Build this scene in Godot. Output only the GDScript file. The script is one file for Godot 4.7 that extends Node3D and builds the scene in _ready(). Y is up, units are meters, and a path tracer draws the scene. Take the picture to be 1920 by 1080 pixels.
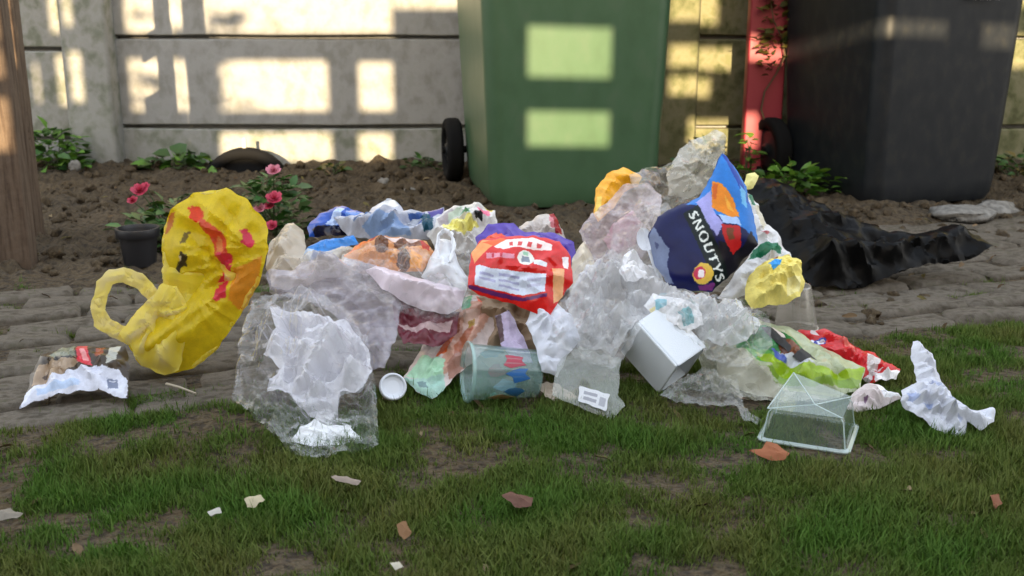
extends Node3D
# A heap of household litter on a lawn in front of a precast concrete wall, in the shade of a paling fence that lets low sun through.

var rng := RandomNumberGenerator.new()
var noise := FastNoiseLite.new()
var fold_noise := FastNoiseLite.new()
var used := {}

func _ready() -> void:
	rng.seed = 7
	noise.seed = 3
	noise.noise_type = FastNoiseLite.TYPE_SIMPLEX
	noise.frequency = 1.0
	fold_noise.seed = 11
	fold_noise.noise_type = FastNoiseLite.TYPE_SIMPLEX
	fold_noise.frequency = 1.0
	fold_noise.fractal_type = FastNoiseLite.FRACTAL_NONE
	camera_and_light()
	make_materials()
	ground_sheet()
	paved_path()
	panel_wall()
	paling_fence()
	timber_frame()
	bins()
	red_post()
	plants()
	bed_things()
	leaf_litter()
	soft_litter()
	rigid_litter()
	lawn_grass()

# ------------------------------------------------------------------ camera, sky, sun
func camera_and_light() -> void:
	var cam := Camera3D.new()
	cam.name = "camera"
	cam.position = Vector3(0, 0.53, 0)
	cam.rotation_degrees = Vector3(-14.5, 0, 0)
	cam.fov = 30.24
	cam.near = 0.05
	cam.far = 200.0
	var lens := CameraAttributesPhysical.new()
	lens.frustum_focal_length = 44.41
	lens.frustum_focus_distance = 1.48
	lens.exposure_aperture = 11.0
	lens.frustum_near = 0.05
	lens.frustum_far = 200.0
	cam.attributes = lens
	add_child(cam)
	cam.current = true
	var sky_look := ProceduralSkyMaterial.new()
	sky_look.sky_top_color = Color(0.62, 0.65, 0.69)
	sky_look.sky_horizon_color = Color(0.82, 0.80, 0.76)
	sky_look.sky_curve = 0.25
	sky_look.ground_bottom_color = Color(0.16, 0.15, 0.12)
	sky_look.ground_horizon_color = Color(0.4, 0.4, 0.38)
	sky_look.sun_angle_max = 55.0
	sky_look.sun_curve = 0.4
	var sky := Sky.new()
	sky.sky_material = sky_look
	var env := Environment.new()
	env.background_mode = Environment.BG_SKY
	env.sky = sky
	env.background_energy_multiplier = 1.0
	env.tonemap_mode = Environment.TONE_MAPPER_LINEAR
	env.tonemap_exposure = 4.3
	env.sdfgi_enabled = true
	env.ssao_enabled = true
	env.ssil_enabled = true
	var we := WorldEnvironment.new()
	we.name = "world_environment"
	we.environment = env
	add_child(we)
	var sun := DirectionalLight3D.new()
	sun.name = "sun"
	sun.light_color = Color(1.0, 0.89, 0.71)
	sun.light_energy = 1.25
	sun.light_angular_distance = 0.5
	sun.shadow_enabled = true
	sun.rotation_degrees = Vector3(-10.0, 0, 0)
	add_child(sun)

# ------------------------------------------------------------------ small helpers
func numbered(called: String) -> String:
	var n: int = used.get(called, 0)
	used[called] = n + 1
	return called if n == 0 else "%s_%03d" % [called, n]

func tag(o: Node3D, label: String, category: String, group := "", kind := "") -> Node3D:
	if label: o.set_meta("label", label)
	if category: o.set_meta("category", category)
	if group: o.set_meta("group", group)
	if kind: o.set_meta("kind", kind)
	return o

func thing(called: String, label: String, category: String, at: Vector3, turn := Basis(), group := "") -> Node3D:
	var o := Node3D.new()
	o.name = numbered(called)
	add_child(o)
	o.transform = Transform3D(turn, at)
	tag(o, label, category, group)
	return o

func part(called: String, mesh: Mesh, mat: Material, parent: Node, at := Transform3D()) -> MeshInstance3D:
	var o := MeshInstance3D.new()
	o.name = called if parent != self else numbered(called)
	o.mesh = mesh
	if mat: o.material_override = mat
	o.transform = at
	parent.add_child(o, true)
	return o

func yaw(deg: float) -> Basis:
	return Basis(Vector3.UP, deg_to_rad(deg))

func lin(r: float, g: float, b: float) -> Color:
	return Color(r, g, b).linear_to_srgb()

func matte(c: Color, rough := 0.8, spec := 0.5) -> StandardMaterial3D:
	var m := StandardMaterial3D.new()
	m.albedo_color = c
	m.roughness = rough
	m.metallic_specular = spec
	return m

# texture of layered noise between colours (linear values)
func noise_image(size: int, ramp: Array, freq: float, seed_value: int, stretch := Vector2.ONE, speck := 0.0) -> ImageTexture:
	var n := FastNoiseLite.new()
	n.seed = seed_value
	n.noise_type = FastNoiseLite.TYPE_SIMPLEX
	n.fractal_type = FastNoiseLite.FRACTAL_FBM
	n.fractal_octaves = 5
	n.frequency = 1.0
	var r := RandomNumberGenerator.new()
	r.seed = seed_value
	var im := Image.create(size, size, false, Image.FORMAT_RGB8)
	var f := freq / size
	for y in size:
		for x in size:
			# cross-faded at the borders so that the tile has no seam
			var u := clampf((x - size * .75) / (size * .25), 0.0, 1.0)
			var w := clampf((y - size * .75) / (size * .25), 0.0, 1.0)
			var X := Vector2(x, x - size) * f * stretch.x
			var Y := Vector2(y, y - size) * f * stretch.y
			var v := n.get_noise_2d(X.x, Y.x)
			if u > 0.0: v = lerpf(v, n.get_noise_2d(X.y, Y.x), u)
			if w > 0.0:
				var v2 := n.get_noise_2d(X.x, Y.y)
				if u > 0.0: v2 = lerpf(v2, n.get_noise_2d(X.y, Y.y), u)
				v = lerpf(v, v2, w)
			var t := clampf(0.5 + v * 0.9 + (r.randf() - 0.5) * speck, 0.0, 0.999) * (ramp.size() - 1)
			var i := int(t)
			var c: Color = ramp[i].lerp(ramp[i + 1], t - i)
			im.set_pixel(x, y, c.linear_to_srgb())
	return ImageTexture.create_from_image(im)

func noise_grey(freq: float, seed_value: int, octaves := 5, kind := FastNoiseLite.TYPE_SIMPLEX) -> NoiseTexture2D:
	var t := NoiseTexture2D.new()
	t.width = 512
	t.height = 512
	t.seamless = true
	var n := FastNoiseLite.new()
	n.seed = seed_value
	n.noise_type = kind
	n.frequency = freq
	n.fractal_octaves = octaves
	t.noise = n
	return t

func tri_mat(tex: Texture2D, scale: Vector3, rough := 0.9, bump: Texture2D = null, bump_cm := 0.2, world := true) -> StandardMaterial3D:
	var m := StandardMaterial3D.new()
	m.albedo_texture = tex
	m.roughness = rough
	m.uv1_triplanar = true
	m.uv1_world_triplanar = world
	m.uv1_scale = scale
	if bump:
		m.heightmap_enabled = true
		m.heightmap_texture = bump
		m.heightmap_scale = bump_cm
	return m

var M := {}
func make_materials() -> void:
	var fine := noise_grey(0.03, 5)
	M.bump = fine
	M.concrete = tri_mat(noise_image(512, [Color(0.243, 0.239, 0.221), Color(0.283, 0.279, 0.267), Color(0.305, 0.301, 0.292), Color(0.324, 0.321, 0.313), Color(0.296, 0.292, 0.278)], 9.0, 21, Vector2(1.0, .8), .3), Vector3(1.3, 1.3, 1.3), .95, fine, .08)
	M.algae = tri_mat(noise_image(512, [Color(.170, .182, .140), Color(.235, .240, .205), Color(.285, .284, .262), Color(.315, .312, .298), Color(.262, .264, .232)], 7.0, 23, Vector2(1.0, .8), .3), Vector3(1.6, 1.6, 1.6), .95, fine, .10)
	M.mossy = tri_mat(noise_image(512, [Color(.085, .090, .040), Color(.130, .134, .066), Color(.170, .166, .092), Color(.200, .190, .116), Color(.150, .150, .074)], 7.0, 22, Vector2(1.0, .8), .25), Vector3(1.6, 1.6, 1.6), .95, fine, .12)
	var grain2 := noise_image(384, [Color(0.060, 0.038, 0.024), Color(0.092, 0.061, 0.040), Color(0.120, 0.083, 0.056), Color(0.092, 0.064, 0.044)], 10.0, 33, Vector2(.35, 4.0), .2)
	M.timber = tri_mat(grain2, Vector3(1.6, 1.6, 1.6), .85, fine, .12, false)
	M.soil = tri_mat(noise_image(512, [Color(0.021, 0.013, 0.006), Color(0.041, 0.028, 0.014), Color(0.066, 0.045, 0.024), Color(0.091, 0.066, 0.035), Color(0.046, 0.033, 0.016)], 22.0, 41, Vector2.ONE, .3), Vector3(1.9, 1.9, 1.9), .97, noise_grey(0.05, 9), .8)
	M.soil.vertex_color_use_as_albedo = true
	M.paver = tri_mat(noise_image(512, [Color(.060, .050, .038), Color(.098, .084, .066), Color(.122, .105, .084), Color(.142, .124, .102), Color(.110, .090, .072), Color(.085, .080, .055)], 9.0, 37, Vector2(.8, 1.3), .35), Vector3(2.4, 2.4, 2.4), .95, noise_grey(0.06, 19), .2)
	M.paver.metallic_specular = .25
	M.stone = tri_mat(noise_image(256, [Color(.10, .095, .085), Color(.19, .18, .165), Color(.26, .25, .23)], 9.0, 51, Vector2.ONE, .15), Vector3(4, 4, 4), .9, fine, .2)
	M.green_plastic = tri_mat(noise_image(256, [Color(.044, .094, .046), Color(.048, .102, .050), Color(.051, .106, .054), Color(.058, .108, .058)], 8.0, 61, Vector2(.8, .5), .12), Vector3(1.6, 1.6, 1.6), .40, null, .0, false)
	M.black_plastic = tri_mat(noise_image(256, [Color(.009, .011, .014), Color(.011, .013, .016), Color(.013, .015, .018), Color(.019, .020, .020)], 9.0, 62, Vector2(1.0, .6), .3), Vector3(2.0, 2.0, 2.0), .45, null, .0, false)
	M.black_plastic.metallic_specular = .4
	M.rubber = matte(lin(.008, .008, .0085), .92, .25)
	M.pot = matte(lin(.012, .012, .015), .45)
	M.red_paint = matte(lin(.30, .028, .045), .5)

# ------------------------------------------------------------------ mesh helpers
class Shape:
	var v := PackedVector3Array()
	var uv := PackedVector2Array()
	var col := PackedColorArray()
	var ix := PackedInt32Array()
	func tri(a: int, b: int, c: int) -> void:
		ix.append(a); ix.append(b); ix.append(c)
	func quad(a: int, b: int, c: int, d: int) -> void:
		tri(a, b, c); tri(a, c, d)
	func add(p: Vector3, c := Color.WHITE) -> int:
		v.append(p); col.append(c)
		return v.size() - 1
	func done(flat := false, colored := false) -> ArrayMesh:
		if flat:
			var w := PackedVector3Array(); var wc := PackedColorArray(); var wi := PackedInt32Array()
			for k in ix.size():
				w.append(v[ix[k]]); wc.append(col[ix[k]]); wi.append(k)
			v = w; col = wc; ix = wi
		var n := PackedVector3Array()
		n.resize(v.size())
		for t in range(0, ix.size(), 3):
			var a := v[ix[t]]
			var q := (v[ix[t + 2]] - a).cross(v[ix[t + 1]] - a)
			n[ix[t]] += q; n[ix[t + 1]] += q; n[ix[t + 2]] += q
		for k in n.size():
			n[k] = n[k].normalized() if n[k].length_squared() > 1e-20 else Vector3.UP
		var arr := []
		arr.resize(Mesh.ARRAY_MAX)
		arr[Mesh.ARRAY_VERTEX] = v
		arr[Mesh.ARRAY_NORMAL] = n
		if uv.size() == v.size(): arr[Mesh.ARRAY_TEX_UV] = uv
		if colored: arr[Mesh.ARRAY_COLOR] = col
		arr[Mesh.ARRAY_INDEX] = ix
		var m := ArrayMesh.new()
		m.add_surface_from_arrays(Mesh.PRIMITIVE_TRIANGLES, arr)
		return m

# loft through closed rings of equal length; rings run anticlockwise seen from +y, bottom to top
func loft(rings: Array, cap_bottom := true, cap_top := true) -> ArrayMesh:
	var s := Shape.new()
	var n: int = rings[0].size()
	for r in rings:
		for p in r: s.add(p)
	for k in rings.size() - 1:
		for i in n:
			var j := (i + 1) % n
			s.quad(k * n + i, (k + 1) * n + i, (k + 1) * n + j, k * n + j)
	for e in [[cap_bottom, 0, true], [cap_top, rings.size() - 1, false]]:
		if not e[0]: continue
		var ring: Array = rings[e[1]]
		var mid := Vector3.ZERO
		for p in ring: mid += p
		var c := s.add(mid / n)
		var first := s.v.size()
		for p in ring: s.add(p)
		for i in n:
			var j := (i + 1) % n
			if e[2]: s.tri(c, first + i, first + j)
			else: s.tri(c, first + j, first + i)
	return s.done()

func rounded_ring(w: float, d: float, r: float, y: float, zoff := 0.0, seg := 5) -> Array:
	var out := []
	for q in 4:
		var sx: float = [1, -1, -1, 1][q]
		var sz: float = [-1, -1, 1, 1][q]
		for i in seg + 1:
			var a := PI / 2 * q + PI / 2 * i / seg
			out.append(Vector3(sx * (w / 2 - r) + cos(a) * r, y, zoff + sz * (d / 2 - r) - sin(a) * r))
	return out

func box_mesh(size: Vector3, bevel := 0.004, wobble := 0.0, cuts := 1) -> ArrayMesh:
	# bevelled block centred on its middle, long axis x
	var rings := []
	var h := size.y / 2
	var stations := []
	stations.append([-size.x / 2, bevel]); stations.append([-size.x / 2 + bevel, 0.0])
	for k in range(1, cuts): stations.append([-size.x / 2 + size.x * k / cuts, 0.0])
	stations.append([size.x / 2 - bevel, 0.0]); stations.append([size.x / 2, bevel])
	var off := rng.randf() * 90.0
	for st in stations:
		var ring := []
		var hy: float = h - st[1]
		var hz: float = size.z / 2 - st[1]
		var wy := noise.get_noise_2d(st[0] * 4.0 + off, 1.0) * wobble
		var wz := noise.get_noise_2d(st[0] * 4.0 + off, 9.0) * wobble
		for p in [[hy, hz - bevel], [hy - bevel, hz], [-hy + bevel, hz], [-hy, hz - bevel], [-hy, -hz + bevel], [-hy + bevel, -hz], [hy - bevel, -hz], [hy, -hz + bevel]]:
			ring.append(Vector3(st[0], p[0] + wy, p[1] + wz))
		rings.append(ring)
	return loft(rings)

func lathe(profile: Array, seg := 28, squash := 1.0) -> ArrayMesh:
	# profile of [radius, y], bottom to top; not capped
	var rings := []
	for p in profile:
		var ring := []
		for i in seg:
			var a := -TAU * i / seg
			ring.append(Vector3(cos(a) * p[0], p[1], sin(a) * p[0] * squash))
		rings.append(ring)
	return loft(rings, profile[0][0] > 0.0001, profile[-1][0] > 0.0001)

func shell(profile: Array, seg := 28) -> ArrayMesh:
	# open vessel wall: the profile already runs down the outside and up the inside
	var s := Shape.new()
	for p in profile:
		for i in seg:
			var a := -TAU * i / seg
			s.add(Vector3(cos(a) * p[0], p[1], sin(a) * p[0]))
	for k in profile.size() - 1:
		for i in seg:
			var j := (i + 1) % seg
			s.quad(k * seg + i, (k + 1) * seg + i, (k + 1) * seg + j, k * seg + j)
	return s.done()

func tube(path: Array, r0: float, r1: float, seg := 6) -> ArrayMesh:
	var rings := []
	for k in path.size():
		var t: Vector3 = (path[mini(k + 1, path.size() - 1)] - path[maxi(k - 1, 0)]).normalized()
		var side := t.cross(Vector3(0.3, 0.2, 1)).normalized()
		var up := side.cross(t).normalized()
		var r := lerpf(r0, r1, float(k) / (path.size() - 1))
		var ring := []
		for i in seg:
			var a := TAU * i / seg
			ring.append(path[k] + (side * cos(a) + up * sin(a)) * r)
		rings.append(ring)
	return loft(rings)

# ------------------------------------------------------------------ ground
const PATH_TURN := 19.0
func path_axes() -> Array:
	var along := Vector3(cos(deg_to_rad(PATH_TURN)), 0, -sin(deg_to_rad(PATH_TURN)))
	return [Vector3(0.0, 0, -1.54), along, Vector3(-along.z * -1.0, 0, along.x) * -1.0]

func path_depth(x: float, z: float) -> float:
	# metres behind the near edge of the path
	var t := deg_to_rad(PATH_TURN)
	return -((z + 1.545) * cos(t) + x * sin(t))

func ground_y(x: float, z: float) -> float:
	var y := noise.get_noise_2d(x * 1.1, z * 1.1) * .012 + noise.get_noise_2d(x * 6.0, z * 6.0) * .004
	var p := path_depth(x, z)
	if p > .78:   # dug flower bed behind the path: clods and a bank towards the wall
		var k := clampf((p - .78) / .15, 0.0, 1.0)
		y += k * (noise.get_noise_2d(x * 9.0 + 40, z * 9.0) * .022 + noise.get_noise_2d(x * 22.0, z * 22.0 + 9) * .012 + .012)
		y += clampf((-z - 3.0) / .6, 0.0, 1.0) * .02
	elif p > -.02:
		y = minf(y, .0) - .007
	return y

func ground_sheet() -> void:
	var xs := []
	var zs := []
	var a := -40.0
	while a < 40.0:
		xs.append(a)
		a += .022 if absf(a + .011) < 2.3 else maxf(.1, (absf(a) - 2.2) * .35)
	a = -30.0
	while a < 30.0:
		zs.append(a)
		a += .022 if a > -4.0 and a < -.2 else maxf(.06, minf(absf(a + 4.0), absf(a + .2)) * .35)
	var s := Shape.new()
	for z in zs:
		for x in xs:
			var v := .9 + noise.get_noise_2d(x * 2.3 + 5, z * 2.3) * .35
			var p := path_depth(x, z)
			var c := Color(v, v, v)
			if p < -.02:   # trodden lawn soil is greyer and a little paler than the dug bed
				c = Color(v * 1.25, v * 1.18, v * 1.0)
			s.add(Vector3(x, ground_y(x, z), z), c)
	var n := xs.size()
	for k in zs.size() - 1:
		for i in n - 1:
			s.quad(k * n + i, k * n + i + 1, (k + 1) * n + i + 1, (k + 1) * n + i)
	for k in range(0, s.ix.size(), 3):   # faces up
		var t := s.ix[k + 1]
		var q := (s.v[s.ix[k + 2]] - s.v[s.ix[k]]).cross(s.v[t] - s.v[s.ix[k]])
		if q.y < 0.0:
			s.ix[k + 1] = s.ix[k + 2]
			s.ix[k + 2] = t
	var o := part("ground", s.done(false, true), M.soil, self)
	o.set_meta("kind", "structure")

func paved_path() -> void:
	var root := Node3D.new()
	root.name = "path"
	add_child(root)
	root.position = Vector3(0, 0, -1.545)
	root.rotation_degrees.y = PATH_TURN
	root.set_meta("kind", "structure")
	var r := RandomNumberGenerator.new()
	r.seed = 77
	var variants := []
	for k in 14: variants.append(box_mesh(Vector3(.196 + r.randf_range(-.010, .003), .04, .071 + r.randf_range(-.004, .003)), .007 + r.randf() * .004, .007, 6))
	for row in 10:
		var x := -1.95 + (.1 if row % 2 else 0.0) + r.randf_range(-.02, .02)
		while x < 3.0:
			var o := part("paver", variants[r.randi() % 14], M.paver, root)
			o.position = Vector3(x + .1, -.019 + r.randf_range(-.006, .004), -.038 - row * .0775 + r.randf_range(-.003, .003))
			o.rotation_degrees = Vector3(r.randf_range(-3, 3), r.randf_range(-1.6, 1.6) + (180.0 if r.randf() < .5 else 0.0), r.randf_range(-1.5, 1.5))
			x += .2

# ------------------------------------------------------------------ wall and fence
const WALL_Z := -3.65
func panel_wall() -> void:
	var w := thing("concrete_wall", "grey precast concrete panel wall with slotted posts behind the bins", "wall", Vector3(0, 0, WALL_Z))
	var posts := [-2.99, -1.402, .55, 2.3, 4.05]
	for k in posts.size():
		var post := box_mesh(Vector3(1.95, .155 if k == 1 else .13, .13), .012, .003, 8)
		var o := part("post", post, M.algae if k < 2 else M.mossy, w)
		o.transform = Transform3D(Basis(Vector3.BACK, PI / 2), Vector3(posts[k], .86, .01))
	for k in posts.size() - 1:
		var x0: float = posts[k] + .05
		var x1: float = posts[k + 1] - .05
		var core := box_mesh(Vector3(x1 - x0 - .02, 1.72, .012), .002)
		part("core", core, M.concrete, w, Transform3D(Basis(), Vector3((x0 + x1) / 2, .83, -.047)))
		for row in 6:
			var y := .152 + (row - 1) * .30 - (.04 if k == 0 else 0.0)
			var m := box_mesh(Vector3(x1 - x0, .291 if row != 1 else .286, .05), .006, .004, 10)
			var o := part("panel", m, (M.algae if row == 0 or k == 0 else M.concrete) if k < 2 else M.mossy, w)
			o.position = Vector3((x0 + x1) / 2, y + .148, -.028 + rng.randf_range(-.003, .003))
			o.rotation_degrees.z = rng.randf_range(-.25, .25)

func paling_fence() -> void:
	# openings between boards and rails, in millimetres: x from, x to, y from, y to
	var holes := [[-991,-623,1001,1167],[-995,-618,827,927],[-515,-403,1001,1162],[-523,-411,829,924],[-1286,-1084,1001,1173],[-1283,-399,1256,1489],[-393,-173,1337,1489],[-1526,-1496,1019,1185],[-1452,-1418,1024,1185],[-1605,-1595,1028,1159],[-1533,-1502,1259,1489],[-1455,-1433,1268,1489],[43,264,1019,1151],[41,262,837,932],[510,682,1285,1489],[517,761,1136,1208],[520,667,1046,1109],[589,776,860,969],[763,1166,1131,1174],[1275,1385,1110,1176],[1630,2040,1145,1251],[1603,2012,1342,1489],[-1088,-1030,790,900],[-1088,-1030,940,1080]]
	var f := thing("paling_fence", "weathered wooden paling fence with gaps standing opposite the concrete wall", "fence", Vector3(0, 0, .85))
	var cuts := [-4200, 4200]
	for h in holes:
		for e in [h[0], h[1]]:
			if not cuts.has(e): cuts.append(e)
	cuts.sort()
	for k in cuts.size() - 1:
		var a: int = cuts[k]
		var b: int = cuts[k + 1]
		if b - a < 3: continue
		var gaps := []
		for h in holes:
			if h[0] <= a and h[1] >= b: gaps.append(Vector2(h[2], h[3]))
		gaps.sort_custom(func(p, q): return p.x < q.x)
		var y := -20.0
		var spans := []
		for g in gaps:
			if g.x > y + 4: spans.append(Vector2(y, g.x))
			y = maxf(y, g.y)
		if y < 1486: spans.append(Vector2(y, 1490))
		for sp in spans:
			var m := BoxMesh.new()
			m.size = Vector3((b - a) * .001 + .002, (sp.y - sp.x) * .001, .02)
			var o := part("board", m, M.timber, f)
			o.position = Vector3((a + b) * .0005, (sp.x + sp.y) * .0005, (k % 2) * .003)

func timber_frame() -> void:
	var t := thing("timber_frame", "weathered wooden corner posts with short cross slats of a garden frame", "frame", Vector3(-1.0575, 0, -2.22))
	var o := part("post", box_mesh(Vector3(1.3, .075, .04), .004, .003, 8), M.timber, t)
	o.transform = Transform3D(Basis(Vector3.BACK, PI / 2), Vector3(0, .635, 0))
	o = part("post", box_mesh(Vector3(1.3, .055, .05), .004, .003, 8), M.timber, t)
	o.transform = Transform3D(Basis(Vector3.BACK, PI / 2), Vector3(-.105, .63, -.30))
	for k in 4:
		o = part("slat", box_mesh(Vector3(.31, .085, .016), .004, .003, 6), M.timber, t)
		o.transform = Transform3D(yaw(72), Vector3(-.133 + .004 * (k % 2), [.10, .27, .46, .66][k], -.155))

# ------------------------------------------------------------------ bins
func wheelie_bin(label: String, mat: Material, at: Vector3, turn: float, w: float, d: float, tall: float) -> Node3D:
	var t := thing("wheelie_bin", label, "wheelie bin", at, yaw(turn))
	# origin: middle of the front edge at ground level; the body runs back along -z
	var rings := []
	for s in [[.0, .80, .80], [.02, .84, .84], [.06, .86, .855], [.3, .90, .90], [.7, .955, .96], [.93, 1.0, 1.0]]:
		var ww: float = w * s[1]
		var dd: float = d * s[2]
		rings.append(rounded_ring(ww, dd, .045, s[0] * tall, -d * .5 + (d - dd) * .15))
	part("body", loft(rings), mat, t)
	rings = []
	for s in [[.93, 1.0], [.935, 1.07], [.965, 1.075], [.97, 1.03]]:
		rings.append(rounded_ring(w * s[1], d * s[1], .05, s[0] * tall, -d * .5))
	part("rim", loft(rings), mat, t)
	rings = []
	for s in [[.972, 1.07], [.985, 1.08], [1.0, 1.0], [1.015, .7], [1.02, .2]]:
		rings.append(rounded_ring(w * s[1], d * s[1], .05, s[0] * tall, -d * .5))
	part("lid", loft(rings), mat, t)
	part("handle", tube([Vector3(-w * .4, tall * .93, -d * 1.03), Vector3(-w * .4, tall * .95, -d * 1.1), Vector3(w * .4, tall * .95, -d * 1.1), Vector3(w * .4, tall * .93, -d * 1.03)], .014, .014, 8), mat, t)
	part("axle", tube([Vector3(-w * .56, .10, -d * .93), Vector3(w * .56, .10, -d * .93)], .011, .011, 8), M.rubber, t)
	for s in [-1.0, 1.0]:
		var wheel := Node3D.new()
		wheel.name = "wheel"
		t.add_child(wheel, true)
		wheel.transform = Transform3D(Basis(Vector3.BACK, -PI / 2 * s), Vector3(s * w * .50, .10, -d * .93))
		var tread := []
		for p in [[.070, -.024], [.088, -.026], [.097, -.02], [.1, -.01], [.1, .01], [.097, .02], [.088, .026], [.070, .024], [.068, .012]]: tread.append(p)
		part("tyre", shell(tread), M.rubber, wheel)
		part("rim", lathe([[.069, -.014], [.069, .010], [.05, .014], [.022, .014], [.02, .022], [.0, .024]]), M.black_plastic, wheel)
	return t

func bins() -> void:
	var g := wheelie_bin("green plastic wheelie bin standing against the concrete wall", M.green_plastic, Vector3(.183, .012, -2.865), 10.0, .555, .60, 1.06)
	g.rotation_degrees.z = .3
	var b := wheelie_bin("black plastic wheelie bin standing beside the red post", M.black_plastic, Vector3(1.195, .012, -2.93), 16.0, .49, .56, 1.02)
	var lab := matte(Color8(205, 208, 214), .5)
	for k in 3:
		var m := box_mesh(Vector3([.014, .034, .016][k], .05, .0016), .0004)
		part("sticker", m, lab, b, Transform3D(Basis(Vector3.RIGHT, .045), Vector3(.035 + [0.0, .034, .07][k], 0.576, .0065)))

func red_post() -> void:
	var t := thing("painted_post", "red painted square post between the two bins", "post", Vector3(.795, 0, -3.42))
	var m := box_mesh(Vector3(1.7, .118, .05), .006, .002, 6)
	part("post", m, M.red_paint, t, Transform3D(Basis(Vector3.BACK, PI / 2), Vector3(0, .85, 0)))
	m = box_mesh(Vector3(1.7, .03, .09), .004, .002, 6)
	part("flange", m, M.red_paint, t, Transform3D(Basis(Vector3.BACK, PI / 2), Vector3(.045, .85, -.07)))

# ------------------------------------------------------------------ plants
func leaf_mesh(count: int, spread: Vector3, size: float, seed_value: int, tones: Array, lobes := 1.0) -> ArrayMesh:
	var r := RandomNumberGenerator.new()
	r.seed = seed_value
	var s := Shape.new()
	for k in count:
		var p := Vector3(r.randfn(0, .42), r.randf(), r.randfn(0, .42))
		p.y = p.y * (1.0 - .35 * Vector2(p.x, p.z).length())
		p = Vector3(p.x * spread.x, p.y * spread.y, p.z * spread.z)
		var out := (Vector3(p.x, 0, p.z).normalized() + Vector3(r.randfn(0, .5), r.randf_range(-.1, .7), r.randfn(0, .5))).normalized()
		var side := out.cross(Vector3(r.randfn(0, .4), 1, r.randfn(0, .4))).normalized()
		var up := side.cross(out)
		var l := size * r.randf_range(.6, 1.3)
		var w := l * r.randf_range(.30, .42) * lobes
		var c: Color = tones[r.randi() % tones.size()]
		c = c * r.randf_range(.75, 1.25)
		var a := s.add(p, c)
		var q1 := s.add(p + out * l * .35 + side * w * .8 + up * w * .2, c)
		var q2 := s.add(p + out * l * .35 - side * w * .8 + up * w * .2, c)
		var mm := s.add(p + out * l * .45, c)
		var q3 := s.add(p + out * l * .72 + side * w * .6 - up * w * .05, c)
		var q4 := s.add(p + out * l * .72 - side * w * .6 - up * w * .05, c)
		var e := s.add(p + out * l - up * w * .5, c)
		s.tri(a, q1, mm); s.tri(a, mm, q2)
		s.quad(q1, q3, e, mm); s.quad(mm, e, q4, q2)
	return s.done(false, true)

var leaf_look: StandardMaterial3D
func leaf_material() -> StandardMaterial3D:
	if leaf_look == null:
		leaf_look = StandardMaterial3D.new()
		leaf_look.vertex_color_use_as_albedo = true
		leaf_look.roughness = .5
		leaf_look.cull_mode = BaseMaterial3D.CULL_DISABLED
		leaf_look.backlight_enabled = true
		leaf_look.backlight = Color(.5, .6, .3)
	return leaf_look

func petal_mesh(radius: float, seed_value: int) -> ArrayMesh:
	var r := RandomNumberGenerator.new()
	r.seed = seed_value
	var s := Shape.new()
	for ring in 3:
		for k in 6:
			var a := TAU * (k + ring * .5) / 6 + r.randf_range(-.2, .2)
			var tilt := .25 + ring * .45
			var out := Vector3(cos(a) * cos(tilt), sin(tilt), sin(a) * cos(tilt))
			var side := Vector3(-sin(a), 0, cos(a))
			var l := radius * (1.0 - ring * .22) * r.randf_range(.85, 1.1)
			var c := Color.WHITE * r.randf_range(.75, 1.0)
			var b := s.add(Vector3.ZERO, c)
			var p1 := s.add(out * l * .6 + side * l * .48, c)
			var p2 := s.add(out * l * .6 - side * l * .48, c)
			var p3 := s.add(out * l + side * l * .22 + Vector3.UP * l * .12, c)
			var p4 := s.add(out * l - side * l * .22 + Vector3.UP * l * .12, c)
			s.tri(b, p1, p2); s.quad(p1, p3, p4, p2)
	return s.done(false, true)

func plant(called: String, label: String, at: Vector3, spread: Vector3, leaves: int, size: float, tones: Array, seed_value: int, flowers := [], group := "", lobes := 1.0) -> Node3D:
	var t := thing(called, label, "plant", at, Basis(), group)
	var r := RandomNumberGenerator.new()
	r.seed = seed_value
	var stem := matte(lin(.05, .07, .025), .7)
	for k in 4:
		var tip := Vector3(r.randfn(0, .3) * spread.x, spread.y * r.randf_range(.6, .95), r.randfn(0, .3) * spread.z)
		part("stem", tube([Vector3(r.randfn(0, .005), -.015, r.randfn(0, .005)), tip * .5 + Vector3(r.randfn(0, .01), 0, 0), tip], .003, .0015, 5), stem, t)
	var f := part("foliage", leaf_mesh(leaves, spread, size, seed_value, tones, lobes), leaf_material(), t)
	f.set_meta("kind", "stuff")
	for k in flowers.size():
		var fl: Array = flowers[k]
		var mat := matte(fl[1], .6)
		mat.vertex_color_use_as_albedo = true
		mat.cull_mode = BaseMaterial3D.CULL_DISABLED
		var p: Vector3 = fl[0] - at
		part("flower", petal_mesh(fl[2], seed_value + k), mat, t, Transform3D(Basis(Vector3.RIGHT, .7) * yaw(k * 40.0), p))
		part("stem", tube([Vector3(0, .02, 0), p * .6 + Vector3(0, .01, 0), p], .0018, .0014, 5), stem, t)
	return t

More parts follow.
